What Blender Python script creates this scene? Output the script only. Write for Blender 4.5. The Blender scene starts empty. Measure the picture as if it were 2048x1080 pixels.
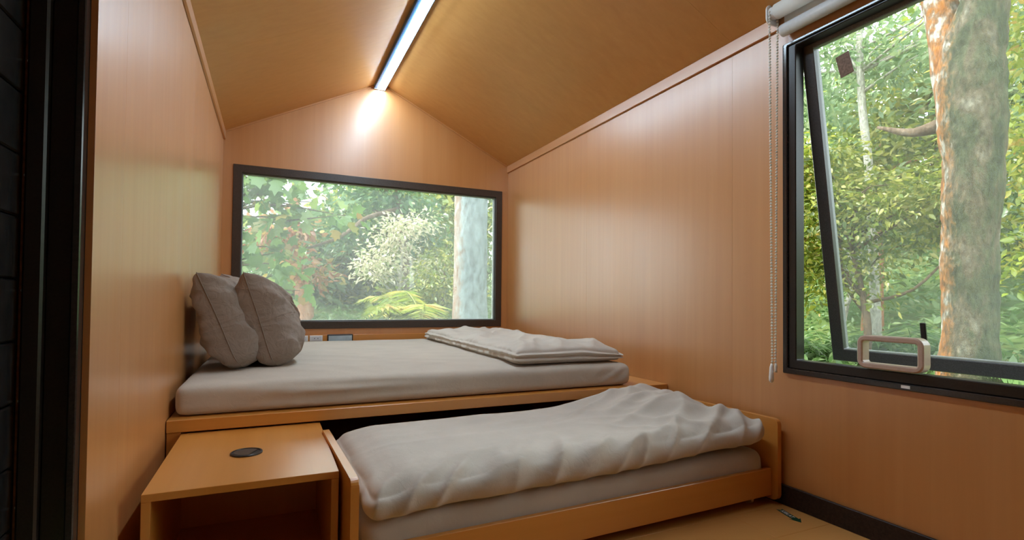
import bpy, bmesh, math
import numpy as np
from mathutils import Vector, Matrix

S = bpy.context.scene
COL = S.collection
R = np.random.RandomState

# ------------------------------------------------------------------ camera
cam_d = bpy.data.cameras.new('camera')
cam = bpy.data.objects.new('camera', cam_d)
COL.objects.link(cam)
S.camera = cam
CX, CY, CZ, YAW, PITCH, ROLL, F, SY = 0.3292, -4.2777, 0.8228, 0.43147, 0.02055, 0.0094, 1046.586, 38.53
fw = Vector((math.sin(YAW) * math.cos(PITCH), math.cos(YAW) * math.cos(PITCH), math.sin(PITCH)))
rt = Vector((math.cos(YAW), -math.sin(YAW), 0))
up = rt.cross(fw)
r2 = rt * math.cos(ROLL) + up * math.sin(ROLL)
u2 = -rt * math.sin(ROLL) + up * math.cos(ROLL)
M = Matrix(((r2.x, u2.x, -fw.x, CX), (r2.y, u2.y, -fw.y, CY), (r2.z, u2.z, -fw.z, CZ), (0, 0, 0, 1)))
cam.matrix_world = M
cam_d.sensor_width = 36
cam_d.lens = F * 36 / 2048
cam_d.shift_y = SY / 2048
cam_d.clip_start = 0.02
cam_d.clip_end = 300

# ------------------------------------------------------------------ world, sun, exposure
W_ = bpy.data.worlds.new('world')
S.world = W_
W_.use_nodes = True
bg = W_.node_tree.nodes['Background']
bg.inputs[0].default_value = (0.86, 0.94, 1.0, 1)
bg.inputs[1].default_value = 4.8
sun_d = bpy.data.lights.new('sun', 'SUN')
sun_d.energy = 4.5
sun_d.angle = math.radians(6)
sun_d.color = (1.0, 0.93, 0.8)
sun = bpy.data.objects.new('sun', sun_d)
COL.objects.link(sun)
sun.location = (-10, 6, 20)
sun.rotation_euler = Vector((0.72, -0.30, -1.0)).to_track_quat('-Z', 'Y').to_euler()
LED_STRENGTH = 54.0
LED_COLOR = (0.64, 0.84, 1.0, 1)
S.view_settings.view_transform = 'Standard'
S.view_settings.look = 'None'
S.view_settings.exposure = 0.3
S.view_settings.gamma = 1.0
S.view_settings.use_curve_mapping = False

# ------------------------------------------------------------------ node helpers
def new_mat(name):
    m = bpy.data.materials.new(name)
    m.use_nodes = True
    nt = m.node_tree
    for n in list(nt.nodes):
        if n.type != 'OUTPUT_MATERIAL':
            nt.nodes.remove(n)
    return m, nt, nt.nodes['Material Output']

def N(nt, t, **kw):
    n = nt.nodes.new(t)
    for k, v in kw.items():
        setattr(n, k, v)
    return n

def ramp(nt, fac, stops):
    r = N(nt, 'ShaderNodeValToRGB')
    el = r.color_ramp.elements
    while len(el) < len(stops):
        el.new(0.5)
    for e, (p, c) in zip(el, stops):
        e.position = p
        e.color = (*c, 1)
    nt.links.new(fac, r.inputs[0])
    return r.outputs[0]

def coords(nt, scale=(1, 1, 1), kind='Object', rot=(0, 0, 0)):
    tc = N(nt, 'ShaderNodeTexCoord')
    mp = N(nt, 'ShaderNodeMapping')
    mp.inputs['Scale'].default_value = scale
    mp.inputs['Rotation'].default_value = rot
    nt.links.new(tc.outputs[kind], mp.inputs[0])
    return mp.outputs[0]

def noise(nt, vec, scale, detail=3, rough=0.55, dist=0.0):
    n = N(nt, 'ShaderNodeTexNoise')
    n.inputs['Scale'].default_value = scale
    n.inputs['Detail'].default_value = detail
    n.inputs['Roughness'].default_value = rough
    n.inputs['Distortion'].default_value = dist
    nt.links.new(vec, n.inputs['Vector'])
    return n.outputs['Fac']

def principled(nt, out, color=None, rough=0.5, spec=0.5, metal=0.0, sheen=0.0):
    b = N(nt, 'ShaderNodeBsdfPrincipled')
    if isinstance(color, tuple):
        b.inputs['Base Color'].default_value = (*color, 1)
    elif color is not None:
        nt.links.new(color, b.inputs['Base Color'])
    b.inputs['Roughness'].default_value = rough
    b.inputs['Specular IOR Level'].default_value = spec
    b.inputs['Metallic'].default_value = metal
    if sheen:
        b.inputs['Sheen Weight'].default_value = sheen
    nt.links.new(b.outputs[0], out.inputs[0])
    return b

def bump(nt, b, h, strength, dist=0.01):
    n = N(nt, 'ShaderNodeBump')
    n.inputs['Strength'].default_value = strength
    n.inputs['Distance'].default_value = dist
    nt.links.new(h, n.inputs['Height'])
    nt.links.new(n.outputs[0], b.inputs['Normal'])

def wood(name, c0, c1, grain, rough=0.3, spec=0.5, fine=1.0, bstr=0.08, coat=0.0):
    """veneer; grain = object axis the fibres run along"""
    m, nt, out = new_mat(name)
    sc = [26.0 * fine] * 3
    sc['xyz'.index(grain)] = 0.7
    v = coords(nt, tuple(sc))
    f1 = noise(nt, v, 1.0, 5, 0.6, 0.3)
    sc2 = [4.0] * 3
    sc2['xyz'.index(grain)] = 0.25
    f2 = noise(nt, coords(nt, tuple(sc2)), 1.0, 3, 0.5, 0.6)
    mx = N(nt, 'ShaderNodeMix')
    mx.inputs[0].default_value = 0.45
    nt.links.new(f1, mx.inputs[2])
    nt.links.new(f2, mx.inputs[3])
    col = ramp(nt, mx.outputs[0], [(0.25, c0), (0.75, c1)])
    b = principled(nt, out, col, rough, spec)
    r = ramp(nt, f2, [(0.3, (rough - 0.05,) * 3), (0.75, (rough + 0.08,) * 3)])
    nt.links.new(r, b.inputs['Roughness'])
    b.inputs['Coat Weight'].default_value = coat
    b.inputs['Coat IOR'].default_value = 1.8
    b.inputs['Coat Roughness'].default_value = 0.27
    bump(nt, b, f1, bstr, 0.002)
    return m

def plain(name, c, rough=0.5, spec=0.5, metal=0.0, nscale=60, var=0.15, bstr=0.05):
    m, nt, out = new_mat(name)
    v = coords(nt)
    f = noise(nt, v, nscale, 3)
    col = ramp(nt, f, [(0.3, tuple(x * (1 - var) for x in c)), (0.7, tuple(min(1, x * (1 + var)) for x in c))])
    b = principled(nt, out, col, rough, spec, metal)
    bump(nt, b, f, bstr, 0.001)
    return m

def fabric(name, c, crease=0.0):
    m, nt, out = new_mat(name)
    v = coords(nt)
    f = noise(nt, v, 7, 4)
    w = noise(nt, v, 900, 2)
    col = ramp(nt, f, [(0.3, tuple(x * 0.94 for x in c)), (0.7, tuple(x * 1.05 for x in c))])
    b = principled(nt, out, col, 0.85, 0.25, 0, 0.15)
    f3 = noise(nt, v, 22, 3, 0.6, 1.2)
    mx = N(nt, 'ShaderNodeMix')
    mx.inputs[0].default_value = 0.25
    nt.links.new(f3, mx.inputs[2])
    nt.links.new(w, mx.inputs[3])
    h = mx.outputs[0]
    if crease:
        # sharp pressed-in creases of crumpled cotton
        f4 = noise(nt, coords(nt, (2.2, 2.2, 9.0), 'Object', (0.5, 0.75, 0.2)), 1.0, 2, 0.4, 0.9)
        ab = N(nt, 'ShaderNodeMath', operation='SUBTRACT')
        nt.links.new(f4, ab.inputs[0])
        ab.inputs[1].default_value = 0.5
        a2 = N(nt, 'ShaderNodeMath', operation='ABSOLUTE')
        nt.links.new(ab.outputs[0], a2.inputs[0])
        a3 = N(nt, 'ShaderNodeMath', operation='MULTIPLY_ADD')
        nt.links.new(a2.outputs[0], a3.inputs[0])
        a3.inputs[1].default_value = -crease
        nt.links.new(h, a3.inputs[2])
        h = a3.outputs[0]
    bump(nt, b, h, 0.7 if crease else 0.35, 0.02 if crease else 0.006)
    return m

def leafmat(name, stops, gloss=0.06, trans=0.45):
    m, nt, out = new_mat(name)
    g = N(nt, 'ShaderNodeNewGeometry')
    col = ramp(nt, g.outputs['Random Per Island'], stops)
    d = N(nt, 'ShaderNodeBsdfDiffuse')
    t = N(nt, 'ShaderNodeBsdfTranslucent')
    gl = N(nt, 'ShaderNodeBsdfGlossy')
    gl.inputs['Roughness'].default_value = 0.38
    nt.links.new(col, d.inputs[0])
    nt.links.new(col, t.inputs[0])
    a = N(nt, 'ShaderNodeMixShader')
    a.inputs[0].default_value = trans
    nt.links.new(d.outputs[0], a.inputs[1])
    nt.links.new(t.outputs[0], a.inputs[2])
    b = N(nt, 'ShaderNodeMixShader')
    b.inputs[0].default_value = gloss
    nt.links.new(a.outputs[0], b.inputs[1])
    nt.links.new(gl.outputs[0], b.inputs[2])
    nt.links.new(b.outputs[0], out.inputs[0])
    return m

def glassmat(name, film=0.05, tint=(0.95, 0.985, 0.97)):
    """clear pane with a milky diffuse film painted in for haze and reflections"""
    m, nt, out = new_mat(name)
    tr = N(nt, 'ShaderNodeBsdfTransparent')
    tr.inputs[0].default_value = (*tint, 1)
    gl = N(nt, 'ShaderNodeBsdfGlossy')
    gl.inputs['Roughness'].default_value = 0.01
    fr = N(nt, 'ShaderNodeFresnel')
    fr.inputs[0].default_value = 1.42
    a = N(nt, 'ShaderNodeMixShader')
    nt.links.new(fr.outputs[0], a.inputs[0])
    nt.links.new(tr.outputs[0], a.inputs[1])
    nt.links.new(gl.outputs[0], a.inputs[2])
    d = N(nt, 'ShaderNodeBsdfDiffuse')  # pale scatter stands in for the veil of haze and reflected light
    d.inputs[0].default_value = (0.9, 0.92, 0.92, 1)
    t2 = N(nt, 'ShaderNodeBsdfTranslucent')
    t2.inputs[0].default_value = (0.9, 0.92, 0.92, 1)
    dd = N(nt, 'ShaderNodeMixShader')
    dd.inputs[0].default_value = 0.6
    nt.links.new(d.outputs[0], dd.inputs[1])
    nt.links.new(t2.outputs[0], dd.inputs[2])
    b = N(nt, 'ShaderNodeMixShader')
    f = noise(nt, coords(nt), 1.6, 3)
    fr2 = ramp(nt, f, [(0.3, (film * 0.8,) * 3), (0.7, (film * 1.2,) * 3)])
    nt.links.new(fr2, b.inputs[0])
    nt.links.new(a.outputs[0], b.inputs[1])
    nt.links.new(dd.outputs[0], b.inputs[2])
    nt.links.new(b.outputs[0], out.inputs[0])
    return m

WALL0, WALL1 = (0.52, 0.205, 0.052), (0.63, 0.285, 0.088)
MT = {
    'wall_v': wood('wall_veneer', WALL0, WALL1, 'z', 0.42, 0.8, 1.0, 0.04, 0.65),
    'wall_trim': wood('trim_veneer', WALL0, WALL1, 'y', 0.42, 0.8, 1.0, 0.04, 0.65),
    'ceil': wood('ceiling_veneer', (0.60, 0.28, 0.07), (0.70, 0.36, 0.11), 'x', 0.38, 0.5, 1.0, 0.05),
    'floor': wood('floor_vinyl', (0.60, 0.28, 0.07), (0.67, 0.33, 0.095), 'x', 0.42, 0.4, 0.5, 0.04),
    'furn_x': wood('furniture_veneer_x', (0.57, 0.215, 0.028), (0.67, 0.275, 0.048), 'x', 0.38, 0.6, 1.0, 0.05, 0.4),
    'furn_y': wood('furniture_veneer_y', (0.57, 0.215, 0.028), (0.67, 0.275, 0.048), 'y', 0.38, 0.6, 1.0, 0.05, 0.4),
    'furn_z': wood('furniture_veneer_z', (0.57, 0.215, 0.028), (0.67, 0.275, 0.048), 'z', 0.38, 0.6, 1.0, 0.05, 0.4),
    'black': plain('black_aluminium', (0.018, 0.014, 0.012), 0.32, 0.5, 0.0, 200, 0.3),
    'black_gloss': plain('black_gloss_aluminium', (0.03, 0.028, 0.028), 0.16, 0.7, 0.0, 200, 0.2, 0.02),
    'sash_grey': plain('grey_sash_aluminium', (0.15, 0.15, 0.155), 0.35, 0.6, 0.0, 300, 0.25),
    'brown_frame': plain('dark_bronze_frame', (0.055, 0.038, 0.028), 0.35, 0.5, 0.0, 200, 0.25),
    'base': plain('dark_brown_baseboard', (0.030, 0.017, 0.012), 0.55, 0.3, 0.0, 120, 0.4),
    'bronze': plain('bronze_seal', (0.22, 0.09, 0.025), 0.35, 0.6, 0.6, 80, 0.3),
    'plank': plain('black_cladding', (0.022, 0.022, 0.023), 0.26, 1.0, 0.0, 40, 0.4, 0.05),
    'white': plain('white_plastic', (0.88, 0.88, 0.86), 0.35, 0.5, 0.0, 100, 0.03, 0.0),
    'alu': plain('white_painted_aluminium', (0.70, 0.71, 0.72), 0.3, 0.5, 0.0, 100, 0.04, 0.0),
    'bead': plain('ivory_bead_plastic', (0.90, 0.87, 0.78), 0.3, 0.5, 0.0, 100, 0.04, 0.0),
    'blind': fabric('white_blind_cloth', (0.85, 0.84, 0.80)),
    'beige': plain('beige_plastic', (0.55, 0.40, 0.32), 0.28, 0.6, 0.0, 90, 0.06, 0.0),
    'sheet': fabric('grey_taupe_sheet', (0.53, 0.455, 0.37)),
    'pillow': fabric('grey_taupe_pillowcase', (0.335, 0.255, 0.20), 3.0),
    'duvet': fabric('pale_grey_duvet_cover', (0.58, 0.515, 0.435)),
    'housing': plain('anodised_blue_grey_housing', (0.06, 0.20, 0.46), 0.35, 0.5, 0.0, 60, 0.1),
    'dark_plastic': plain('black_plastic', (0.02, 0.018, 0.017), 0.35, 0.5, 0.0, 80, 0.3),
    'screen_reflection': plain('screen_glass_painted_reflection', (0.42, 0.52, 0.56), 0.06, 0.8, 0.0, 10, 0.2, 0.0),  # pale window reflection is put into the base colour
    'green_print': plain('dark_green_print', (0.006, 0.055, 0.025), 0.4, 0.4, 0.0, 50, 0.1),
    'sticker': plain('brown_label', (0.28, 0.18, 0.13), 0.5, 0.4, 0.0, 120, 0.35),
    'rubber': plain('pale_rubber', (0.55, 0.45, 0.3), 0.5, 0.4, 0.0, 50, 0.1),
    'gasket': plain('grey_gasket', (0.25, 0.27, 0.26), 0.5, 0.4, 0.0, 50, 0.1),
    'outer': plain('dark_outer_cladding', (0.05, 0.05, 0.05), 0.6, 0.4, 0.0, 10, 0.2),
    'glass_a': glassmat('hazy_pane', 0.13),
    'glass_b': glassmat('clear_pane', 0.05),
}
m, nt, out = new_mat('led_diffuser')
e = N(nt, 'ShaderNodeEmission')
e.inputs[0].default_value = LED_COLOR
e.inputs[1].default_value = LED_STRENGTH
nt.links.new(e.outputs[0], out.inputs[0])
MT['led'] = m

# ------------------------------------------------------------------ mesh helpers
def tag(o, label=None, cat=None, group=None, kind=None):
    if label: o['label'] = label
    if cat: o['category'] = cat
    if group: o['group'] = group
    if kind: o['kind'] = kind
    return o

def link(name, me, mat, parent=None):
    o = bpy.data.objects.new(name, me)
    COL.objects.link(o)
    if mat is not None:
        me.materials.append(mat)
    if parent is not None:
        o.parent = parent
    return o

def empty(name, loc=(0, 0, 0), rz=0.0):
    o = bpy.data.objects.new(name, None)
    o.empty_display_size = 0.1
    COL.objects.link(o)
    o.location = loc
    o.rotation_euler = (0, 0, rz)
    return o

def thing(name, label, cat, loc=(0, 0, 0), rz=0.0, group=None):
    return tag(empty(name, loc, rz), label, cat, group)

def struct(name, label, cat, loc=(0, 0, 0)):
    return tag(empty(name, loc), label, cat, None, 'structure')

def mesh(name, verts, faces, mat, parent=None, smooth=False):
    me = bpy.data.meshes.new(name)
    me.from_pydata([tuple(map(float, v)) for v in verts], [], [tuple(map(int, f)) for f in faces])
    me.update()
    if smooth:
        me.polygons.foreach_set('use_smooth', [True] * len(me.polygons))
    return link(name, me, mat, parent)

def bm_obj(name, bm, mat, parent=None, smooth=False):
    bmesh.ops.recalc_face_normals(bm, faces=bm.faces)
    me = bpy.data.meshes.new(name)
    bm.to_mesh(me)
    bm.free()
    if smooth:
        me.polygons.foreach_set('use_smooth', [True] * len(me.polygons))
    return link(name, me, mat, parent)

def bm_box(bm, b, bevel=0.0, seg=1):
    x0, x1, y0, y1, z0, z1 = b
    vs = [bm.verts.new((x, y, z)) for x in (x0, x1) for y in (y0, y1) for z in (z0, z1)]
    fs = [bm.faces.new([vs[i] for i in f]) for f in ((0, 1, 3, 2), (4, 6, 7, 5), (0, 4, 5, 1), (2, 3, 7, 6), (0, 2, 6, 4), (1, 5, 7, 3))]
    if bevel > 0:
        es = list({e for f in fs for e in f.edges})
        bmesh.ops.bevel(bm, geom=es, offset=bevel, segments=seg, affect='EDGES', profile=0.5)

def box(name, b, mat, parent=None, bevel=0.0015, seg=1):
    """box given in world coordinates; the parent's location (not rotation) is taken off"""
    if parent is not None:
        l = parent.location
        pp = parent.parent
        lx, ly, lz = l
        while pp is not None:
            lx += pp.location.x; ly += pp.location.y; lz += pp.location.z
            pp = pp.parent
        b = (b[0] - lx, b[1] - lx, b[2] - ly, b[3] - ly, b[4] - lz, b[5] - lz)
    bm = bmesh.new()
    bm_box(bm, b, bevel, seg)
    return bm_obj(name, bm, mat, parent)

def lbox(name, b, mat, parent, bevel=0.0015, seg=1):
    bm = bmesh.new()
    bm_box(bm, b, bevel, seg)
    return bm_obj(name, bm, mat, parent)

def prism(name, prof, axis, t0, t1, mat, parent=None, bevel=0.0):
    """extrude a 2D profile (list of (a,b)) along axis; a,b are the two other axes in xyz order"""
    bm = bmesh.new()
    def P(a, b, t):
        return {'x': (t, a, b), 'y': (a, t, b), 'z': (a, b, t)}[axis]
    A = [bm.verts.new(P(a, b, t0)) for a, b in prof]
    B = [bm.verts.new(P(a, b, t1)) for a, b in prof]
    n = len(prof)
    fs = [bm.faces.new(A), bm.faces.new(B)]
    for i in range(n):
        bm.faces.new((A[i], A[(i + 1) % n], B[(i + 1) % n], B[i]))
    if bevel:
        es = list({e for f in fs for e in f.edges})
        bmesh.ops.bevel(bm, geom=es, offset=bevel, segments=2, affect='EDGES', profile=0.5)
    return bm_obj(name, bm, mat, parent)

def rrect(a0, a1, b0, b1, r, n=6, corners=(1, 1, 1, 1)):
    """rounded rectangle, corners order: (a0b0, a1b0, a1b1, a0b1)"""
    out_ = []
    cs = [(a0 + r, b0 + r, 180), (a1 - r, b0 + r, 270), (a1 - r, b1 - r, 0), (a0 + r, b1 - r, 90)]
    raw = [(a0, b0), (a1, b0), (a1, b1), (a0, b1)]
    for k, (cx, cy, a) in enumerate(cs):
        if corners[k]:
            for i in range(n + 1):
                t = math.radians(a + 90 * i / n)
                out_.append((cx + r * math.cos(t), cy + r * math.sin(t)))
        else:
            out_.append(raw[k])
    return out_

def tube_geo(pts, rad, n=10, wob=0.0, rng=None):
    pts = [Vector(p) for p in pts]
    V, Fc = [], []
    prev = None
    for i, p in enumerate(pts):
        d = (pts[min(i + 1, len(pts) - 1)] - pts[max(i - 1, 0)]).normalized()
        if prev is None:
            a = d.orthogonal().normalized()
        else:
            a = (prev - d * prev.dot(d)).normalized()
        prev = a
        b = d.cross(a)
        for k in range(n):
            t = 2 * math.pi * k / n
            rr = rad[i] * (1 + (wob * (rng.rand() - 0.5) if wob else 0))
            V.append(p + (a * math.cos(t) + b * math.sin(t)) * rr)
    for i in range(len(pts) - 1):
        for k in range(n):
            Fc.append((i * n + k, i * n + (k + 1) % n, (i + 1) * n + (k + 1) % n, (i + 1) * n + k))
    Fc.append(tuple(range(n))[::-1])
    Fc.append(tuple(range((len(pts) - 1) * n, len(pts) * n)))
    return V, Fc

def tube(name, pts, rad, mat, parent=None, n=10, wob=0.0, rng=None, smooth=True):
    if not hasattr(rad, '__len__'):
        rad = [rad] * len(pts)
    V, Fc = tube_geo(pts, rad, n, wob, rng)
    return mesh(name, V, Fc, mat, parent, smooth)

def join_geo(parts):
    V, Fc = [], []
    for v, f in parts:
        o = len(V)
        V += list(v)
        Fc += [tuple(i + o for i in g) for g in f]
    return V, Fc

def smoothpath(pts, k=4):
    """Catmull-Rom through pts"""
    P = [np.array(p, float) for p in pts]
    P = [2 * P[0] - P[1]] + P + [2 * P[-1] - P[-2]]
    o = []
    for i in range(1, len(P) - 2):
        for j in range(k):
            t = j / k
            a, b, c, d = P[i - 1], P[i], P[i + 1], P[i + 2]
            o.append(0.5 * (2 * b + (c - a) * t + (2 * a - 5 * b + 4 * c - d) * t * t + (3 * b - a - 3 * c + d) * t ** 3))
    o.append(P[-2])
    return o

_perm = R(7).permutation(256)
_perm = np.concatenate([_perm, _perm, _perm])
_grad = R(9).normal(size=(256, 3))
_grad /= np.linalg.norm(_grad, axis=1)[:, None]
def pn(x, y, z=0.0):
    """numpy gradient noise, about -0.7..0.7"""
    x, y, z = np.broadcast_arrays(np.asarray(x, float), np.asarray(y, float), np.asarray(z, float))
    xi, yi, zi = np.floor(x).astype(int), np.floor(y).astype(int), np.floor(z).astype(int)
    xf, yf, zf = x - xi, y - yi, z - zi
    u, v, w = (t * t * t * (t * (t * 6 - 15) + 10) for t in (xf, yf, zf))
    res = 0
    for dx in (0, 1):
        for dy in (0, 1):
            for dz in (0, 1):
                h = _perm[_perm[_perm[(xi + dx) & 255] + ((yi + dy) & 255)] + ((zi + dz) & 255)]
                g = _grad[h]
                dot = g[..., 0] * (xf - dx) + g[..., 1] * (yf - dy) + g[..., 2] * (zf - dz)
                res = res + dot * (u if dx else 1 - u) * (v if dy else 1 - v) * (w if dz else 1 - w)
    return res

def folds(a, b, ang, f, stretch, seed):
    """long ridges running along direction ang in the (a,b) plane, about 0..1"""
    c, s = math.cos(ang), math.sin(ang)
    along, across = a * c + b * s, -a * s + b * c
    wob = 0.35 * pn(along * f / stretch * 0.7, across * f * 0.3, seed + 3.3)
    n = pn(along * f / stretch, across * f + wob, seed)
    return np.clip(1 - np.abs(n) * 3.2, 0, 1) ** 1.5

def rbox_geo(nx, ny, nz, sx, sy, sz, r):
    """closed rounded box surface grid on [0,sx]x[0,sy]x[0,sz]"""
    idx, V, Fc = {}, [], []
    def vid(i, j, k):
        key = (i, j, k)
        if key not in idx:
            idx[key] = len(V)
            V.append((i / nx * sx, j / ny * sy, k / nz * sz))
        return idx[key]
    for i in range(nx):
        for j in range(ny):
            Fc.append((vid(i, j, nz), vid(i + 1, j, nz), vid(i + 1, j + 1, nz), vid(i, j + 1, nz)))
            Fc.append((vid(i, j, 0), vid(i, j + 1, 0), vid(i + 1, j + 1, 0), vid(i + 1, j, 0)))
    for i in range(nx):
        for k in range(nz):
            Fc.append((vid(i, 0, k), vid(i + 1, 0, k), vid(i + 1, 0, k + 1), vid(i, 0, k + 1)))
            Fc.append((vid(i, ny, k), vid(i, ny, k + 1), vid(i + 1, ny, k + 1), vid(i + 1, ny, k)))
    for j in range(ny):
        for k in range(nz):
            Fc.append((vid(0, j, k), vid(0, j, k + 1), vid(0, j + 1, k + 1), vid(0, j + 1, k)))
            Fc.append((vid(nx, j, k), vid(nx, j + 1, k), vid(nx, j + 1, k + 1), vid(nx, j, k + 1)))
    V = np.array(V)
    P = V.copy()
    lo, hi = np.array([r, r, min(r, sz / 2)]), np.array([sx - r, sy - r, sz - min(r, sz / 2)])
    rz = min(r, sz / 2)
    q = np.clip(P, lo, hi)
    d = (P - q) / np.array([r, r, rz])
    # map the corner blocks of the cube to a ball
    mx = np.max(np.abs(d), axis=1)
    ln = np.linalg.norm(d, axis=1)
    s = np.where(ln > 1e-9, mx / np.maximum(ln, 1e-9), 1)
    d = d * s[:, None]
    return q + d * np.array([r, r, rz]), Fc, V / np.array([sx, sy, sz])

def subsurf(o, lv=1):
    md = o.modifiers.new('subdivision', 'SUBSURF')
    md.levels = lv
    md.render_levels = lv

# ------------------------------------------------------------------ room numbers (metres)
W = 2.25            # room width, x 0..W
YB = -5.6           # wall behind the camera
EAVE, TRIM_Z, RIDGE, RX = 2.021, 1.964, 2.575, 1.116
BX0, BX1, BZ0, BZ1 = 0.0652, 2.1904, 0.5879, 1.7914       # rear window
WY0, WY1, WZ0, WZ1 = -2.79, -3.99, 0.535, 1.889            # side window
PY, PZ = -2.097, 0.3864                                    # bed platform front and top
G = 0.0003

# ---- floor
floor = tag(box('floor', (-0.02, W + 0.02, YB, 0.02, -0.06, -0.008), MT['floor'], None, 0), 'light wood-look plank floor beside the trundle bed', 'floor', None, 'structure')
row = 0
y = -1.99
while y > YB:
    off = [0.0, 0.75, 0.35][row % 3]
    xs = [0.0] + [v for v in np.arange(off, W, 1.2) if 0.05 < v < W - 0.05] + [W]
    for a, b in zip(xs[:-1], xs[1:]):
        box('plank', (a + G, b - G, max(y - 0.2, YB) + G, y - G, -0.008, 0.0), MT['floor'], floor, 0.0008)
    y -= 0.2
    row += 1

# ---- left wall
wl = struct('wall_left', 'tall wood veneer wall beside the pillows', 'wall')
box('wall_core', (-0.155, -0.012, -2.965, 0.10, -0.06, 2.06), MT['outer'], wl, 0)
for a, b in ((-2.965, -2.73), (-2.73, -1.51), (-1.51, -0.29), (-0.29, 0.0)):
    box('panel', (-0.012, 0.0, a + G, b - G, 0.0, EAVE + 0.002), MT['wall_v'], wl, 0.0003)
box('wall_core', (-0.155, -0.012, YB, -4.02, -0.06, 2.06), MT['outer'], wl, 0)
box('panel', (-0.012, 0.0, YB, -4.02, 0.0, EAVE), MT['wall_v'], wl, 0)
box('wall_core', (-0.155, -0.0, -4.02, -2.965, 2.0, 2.06), MT['outer'], wl, 0)

# ---- door in the left wall: stepped black frame, leaf clad with horizontal boards
door = struct('door_1', 'black boarded door in a stepped black frame beside the left wall', 'door', (-0.105, -3.49, 0))
box('jamb_strip', (-0.026, -0.0125, -2.992, -2.9655, 0, 2.0), MT['black_gloss'], door, 0.002)
box('jamb', (-0.066, -0.0265, -2.984, -2.9655, 0, 2.0), MT['black'], door, 0.002)
box('jamb', (-0.098, -0.0665, -3.0, -2.9655, 0, 2.0), MT['black'], door, 0.004)
box('seal_strip', (-0.106, -0.0985, -2.985, -2.9655, 0, 2.0), MT['bronze'], door, 0.001)
for z in (0.42, 0.62, 0.83, 1.05, 1.27):
    box('screw', (-0.103, -0.099, -2.9862, -2.984, z, z + 0.005), MT['alu'], door, 0.001)
box('jamb', (-0.098, -0.0125, -4.02, -3.985, 0, 2.0), MT['black'], door, 0.002)
box('head_rail', (-0.098, -0.0125, -3.985, -3.0, 1.965, 2.0), MT['black'], door, 0.002)
leaf = box('leaf', (-0.15, -0.119, -4.02, -2.9655, 0.0, 2.0), MT['black'], door, 0)
z = 0.028
while z < 1.99:
    box('board', (-0.119, -0.107, -3.98, -2.986, z + 0.0015, min(z + 0.1165, 1.97)), MT['plank'], leaf, 0.003)
    z += 0.118

# ---- right wall with the side window opening
wr = struct('wall_right', 'wood veneer wall between the bed and the side window', 'wall', (W, 0, 0))
for a, b in ((-1.30, 0.0), (-2.52, -1.30)):
    box('panel', (W, W + 0.012, a + G, b - G, 0.0, EAVE + 0.002), MT['wall_v'], wr, 0.0003)
bm = bmesh.new()
for b in ((0, 0.012, WY0, -2.52 - G, 0, EAVE), (0, 0.012, WY1, WY0, 0, WZ0), (0, 0.012, WY1, WY0, WZ1, EAVE), (0, 0.012, YB, WY1, 0, EAVE)):
    bm_box(bm, b)
bm_obj('panel', bm, MT['wall_v'], wr)
bm = bmesh.new()
for b in ((0.012, 0.10, WY0, 0.10, -0.06, 2.06), (0.012, 0.10, WY1, WY0, -0.06, WZ0), (0.012, 0.10, WY1, WY0, WZ1, 2.06), (0.012, 0.10, YB, WY1, -0.06, 2.06)):
    bm_box(bm, b)
bm_obj('wall_core', bm, MT['outer'], wr)

# ---- back wall with the rear window opening
wb = struct('wall_back', 'gabled wood veneer wall around the rear window', 'wall')
def gable(x):
    return EAVE + (RIDGE - EAVE) * (x / RX if x < RX else (W - x) / (W - RX))
prism('panel', [(0, BZ1 + G), (W, BZ1 + G), (W, EAVE), (RX, RIDGE), (0, EAVE)], 'y', 0, 0.012, MT['wall_v'], wb)
box('panel', (0, BX0, 0, 0.012, 0.0, BZ1 - G), MT['wall_v'], wb, 0)
box('panel', (BX1, W, 0, 0.012, 0.0, BZ1 - G), MT['wall_v'], wb, 0)
box('panel', (BX0 + G, BX1 - G, 0, 0.012, 0.0, BZ0), MT['wall_v'], wb, 0)
bm = bmesh.new()
for b in ((-0.105, BX0, 0.012, 0.10, -0.06, BZ1), (BX1, W + 0.1, 0.012, 0.10, -0.06, BZ1), (BX0, BX1, 0.012, 0.10, -0.06, BZ0), (-0.105, W + 0.1, 0.012, 0.10, BZ1, EAVE + 0.02)):
    bm_box(bm, b)
bm_obj('wall_core', bm, MT['outer'], wb)
prism('gable_core', [(0, EAVE), (W, EAVE), (RX, RIDGE)], 'y', 0.012, 0.10, MT['outer'], wb)

# ---- wall behind the camera
wf = struct('wall_front', 'wood veneer wall at the near end of the cabin', 'wall')
prism('panel', [(0, 0), (W, 0), (W, EAVE), (RX, RIDGE), (0, EAVE)], 'y', YB - 0.05, YB, MT['wall_v'], wf)

# ---- ceiling, two slopes in panels
ce = struct('ceiling', 'pitched wood veneer ceiling rising to the light strip', 'ceiling')
cuts = [0.0, -1.30, -2.52, -3.74, -4.96, YB]
for side in (0, 1):
    xa, xb = (0.0, RX) if side == 0 else (RX, W)
    za, zb = (EAVE, RIDGE) if side == 0 else (RIDGE, EAVE)
    for b, a in zip(cuts[:-1], cuts[1:]):
        prism('panel', [(xa, za), (xb, zb), (xb, zb + 0.015), (xa, za + 0.015)], 'y', a + G, b - G, MT['ceil'], ce)
prism('roof', [(-0.2, EAVE - 0.02), (-0.2, EAVE + 0.03), (RX, RIDGE + 0.14), (W + 0.2, EAVE + 0.03), (W + 0.2, EAVE - 0.02), (W + 0.02, EAVE + 0.03), (RX, RIDGE + 0.03), (-0.02, EAVE + 0.03)], 'y', YB - 0.1, 0.25, MT['outer'], ce)

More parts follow.
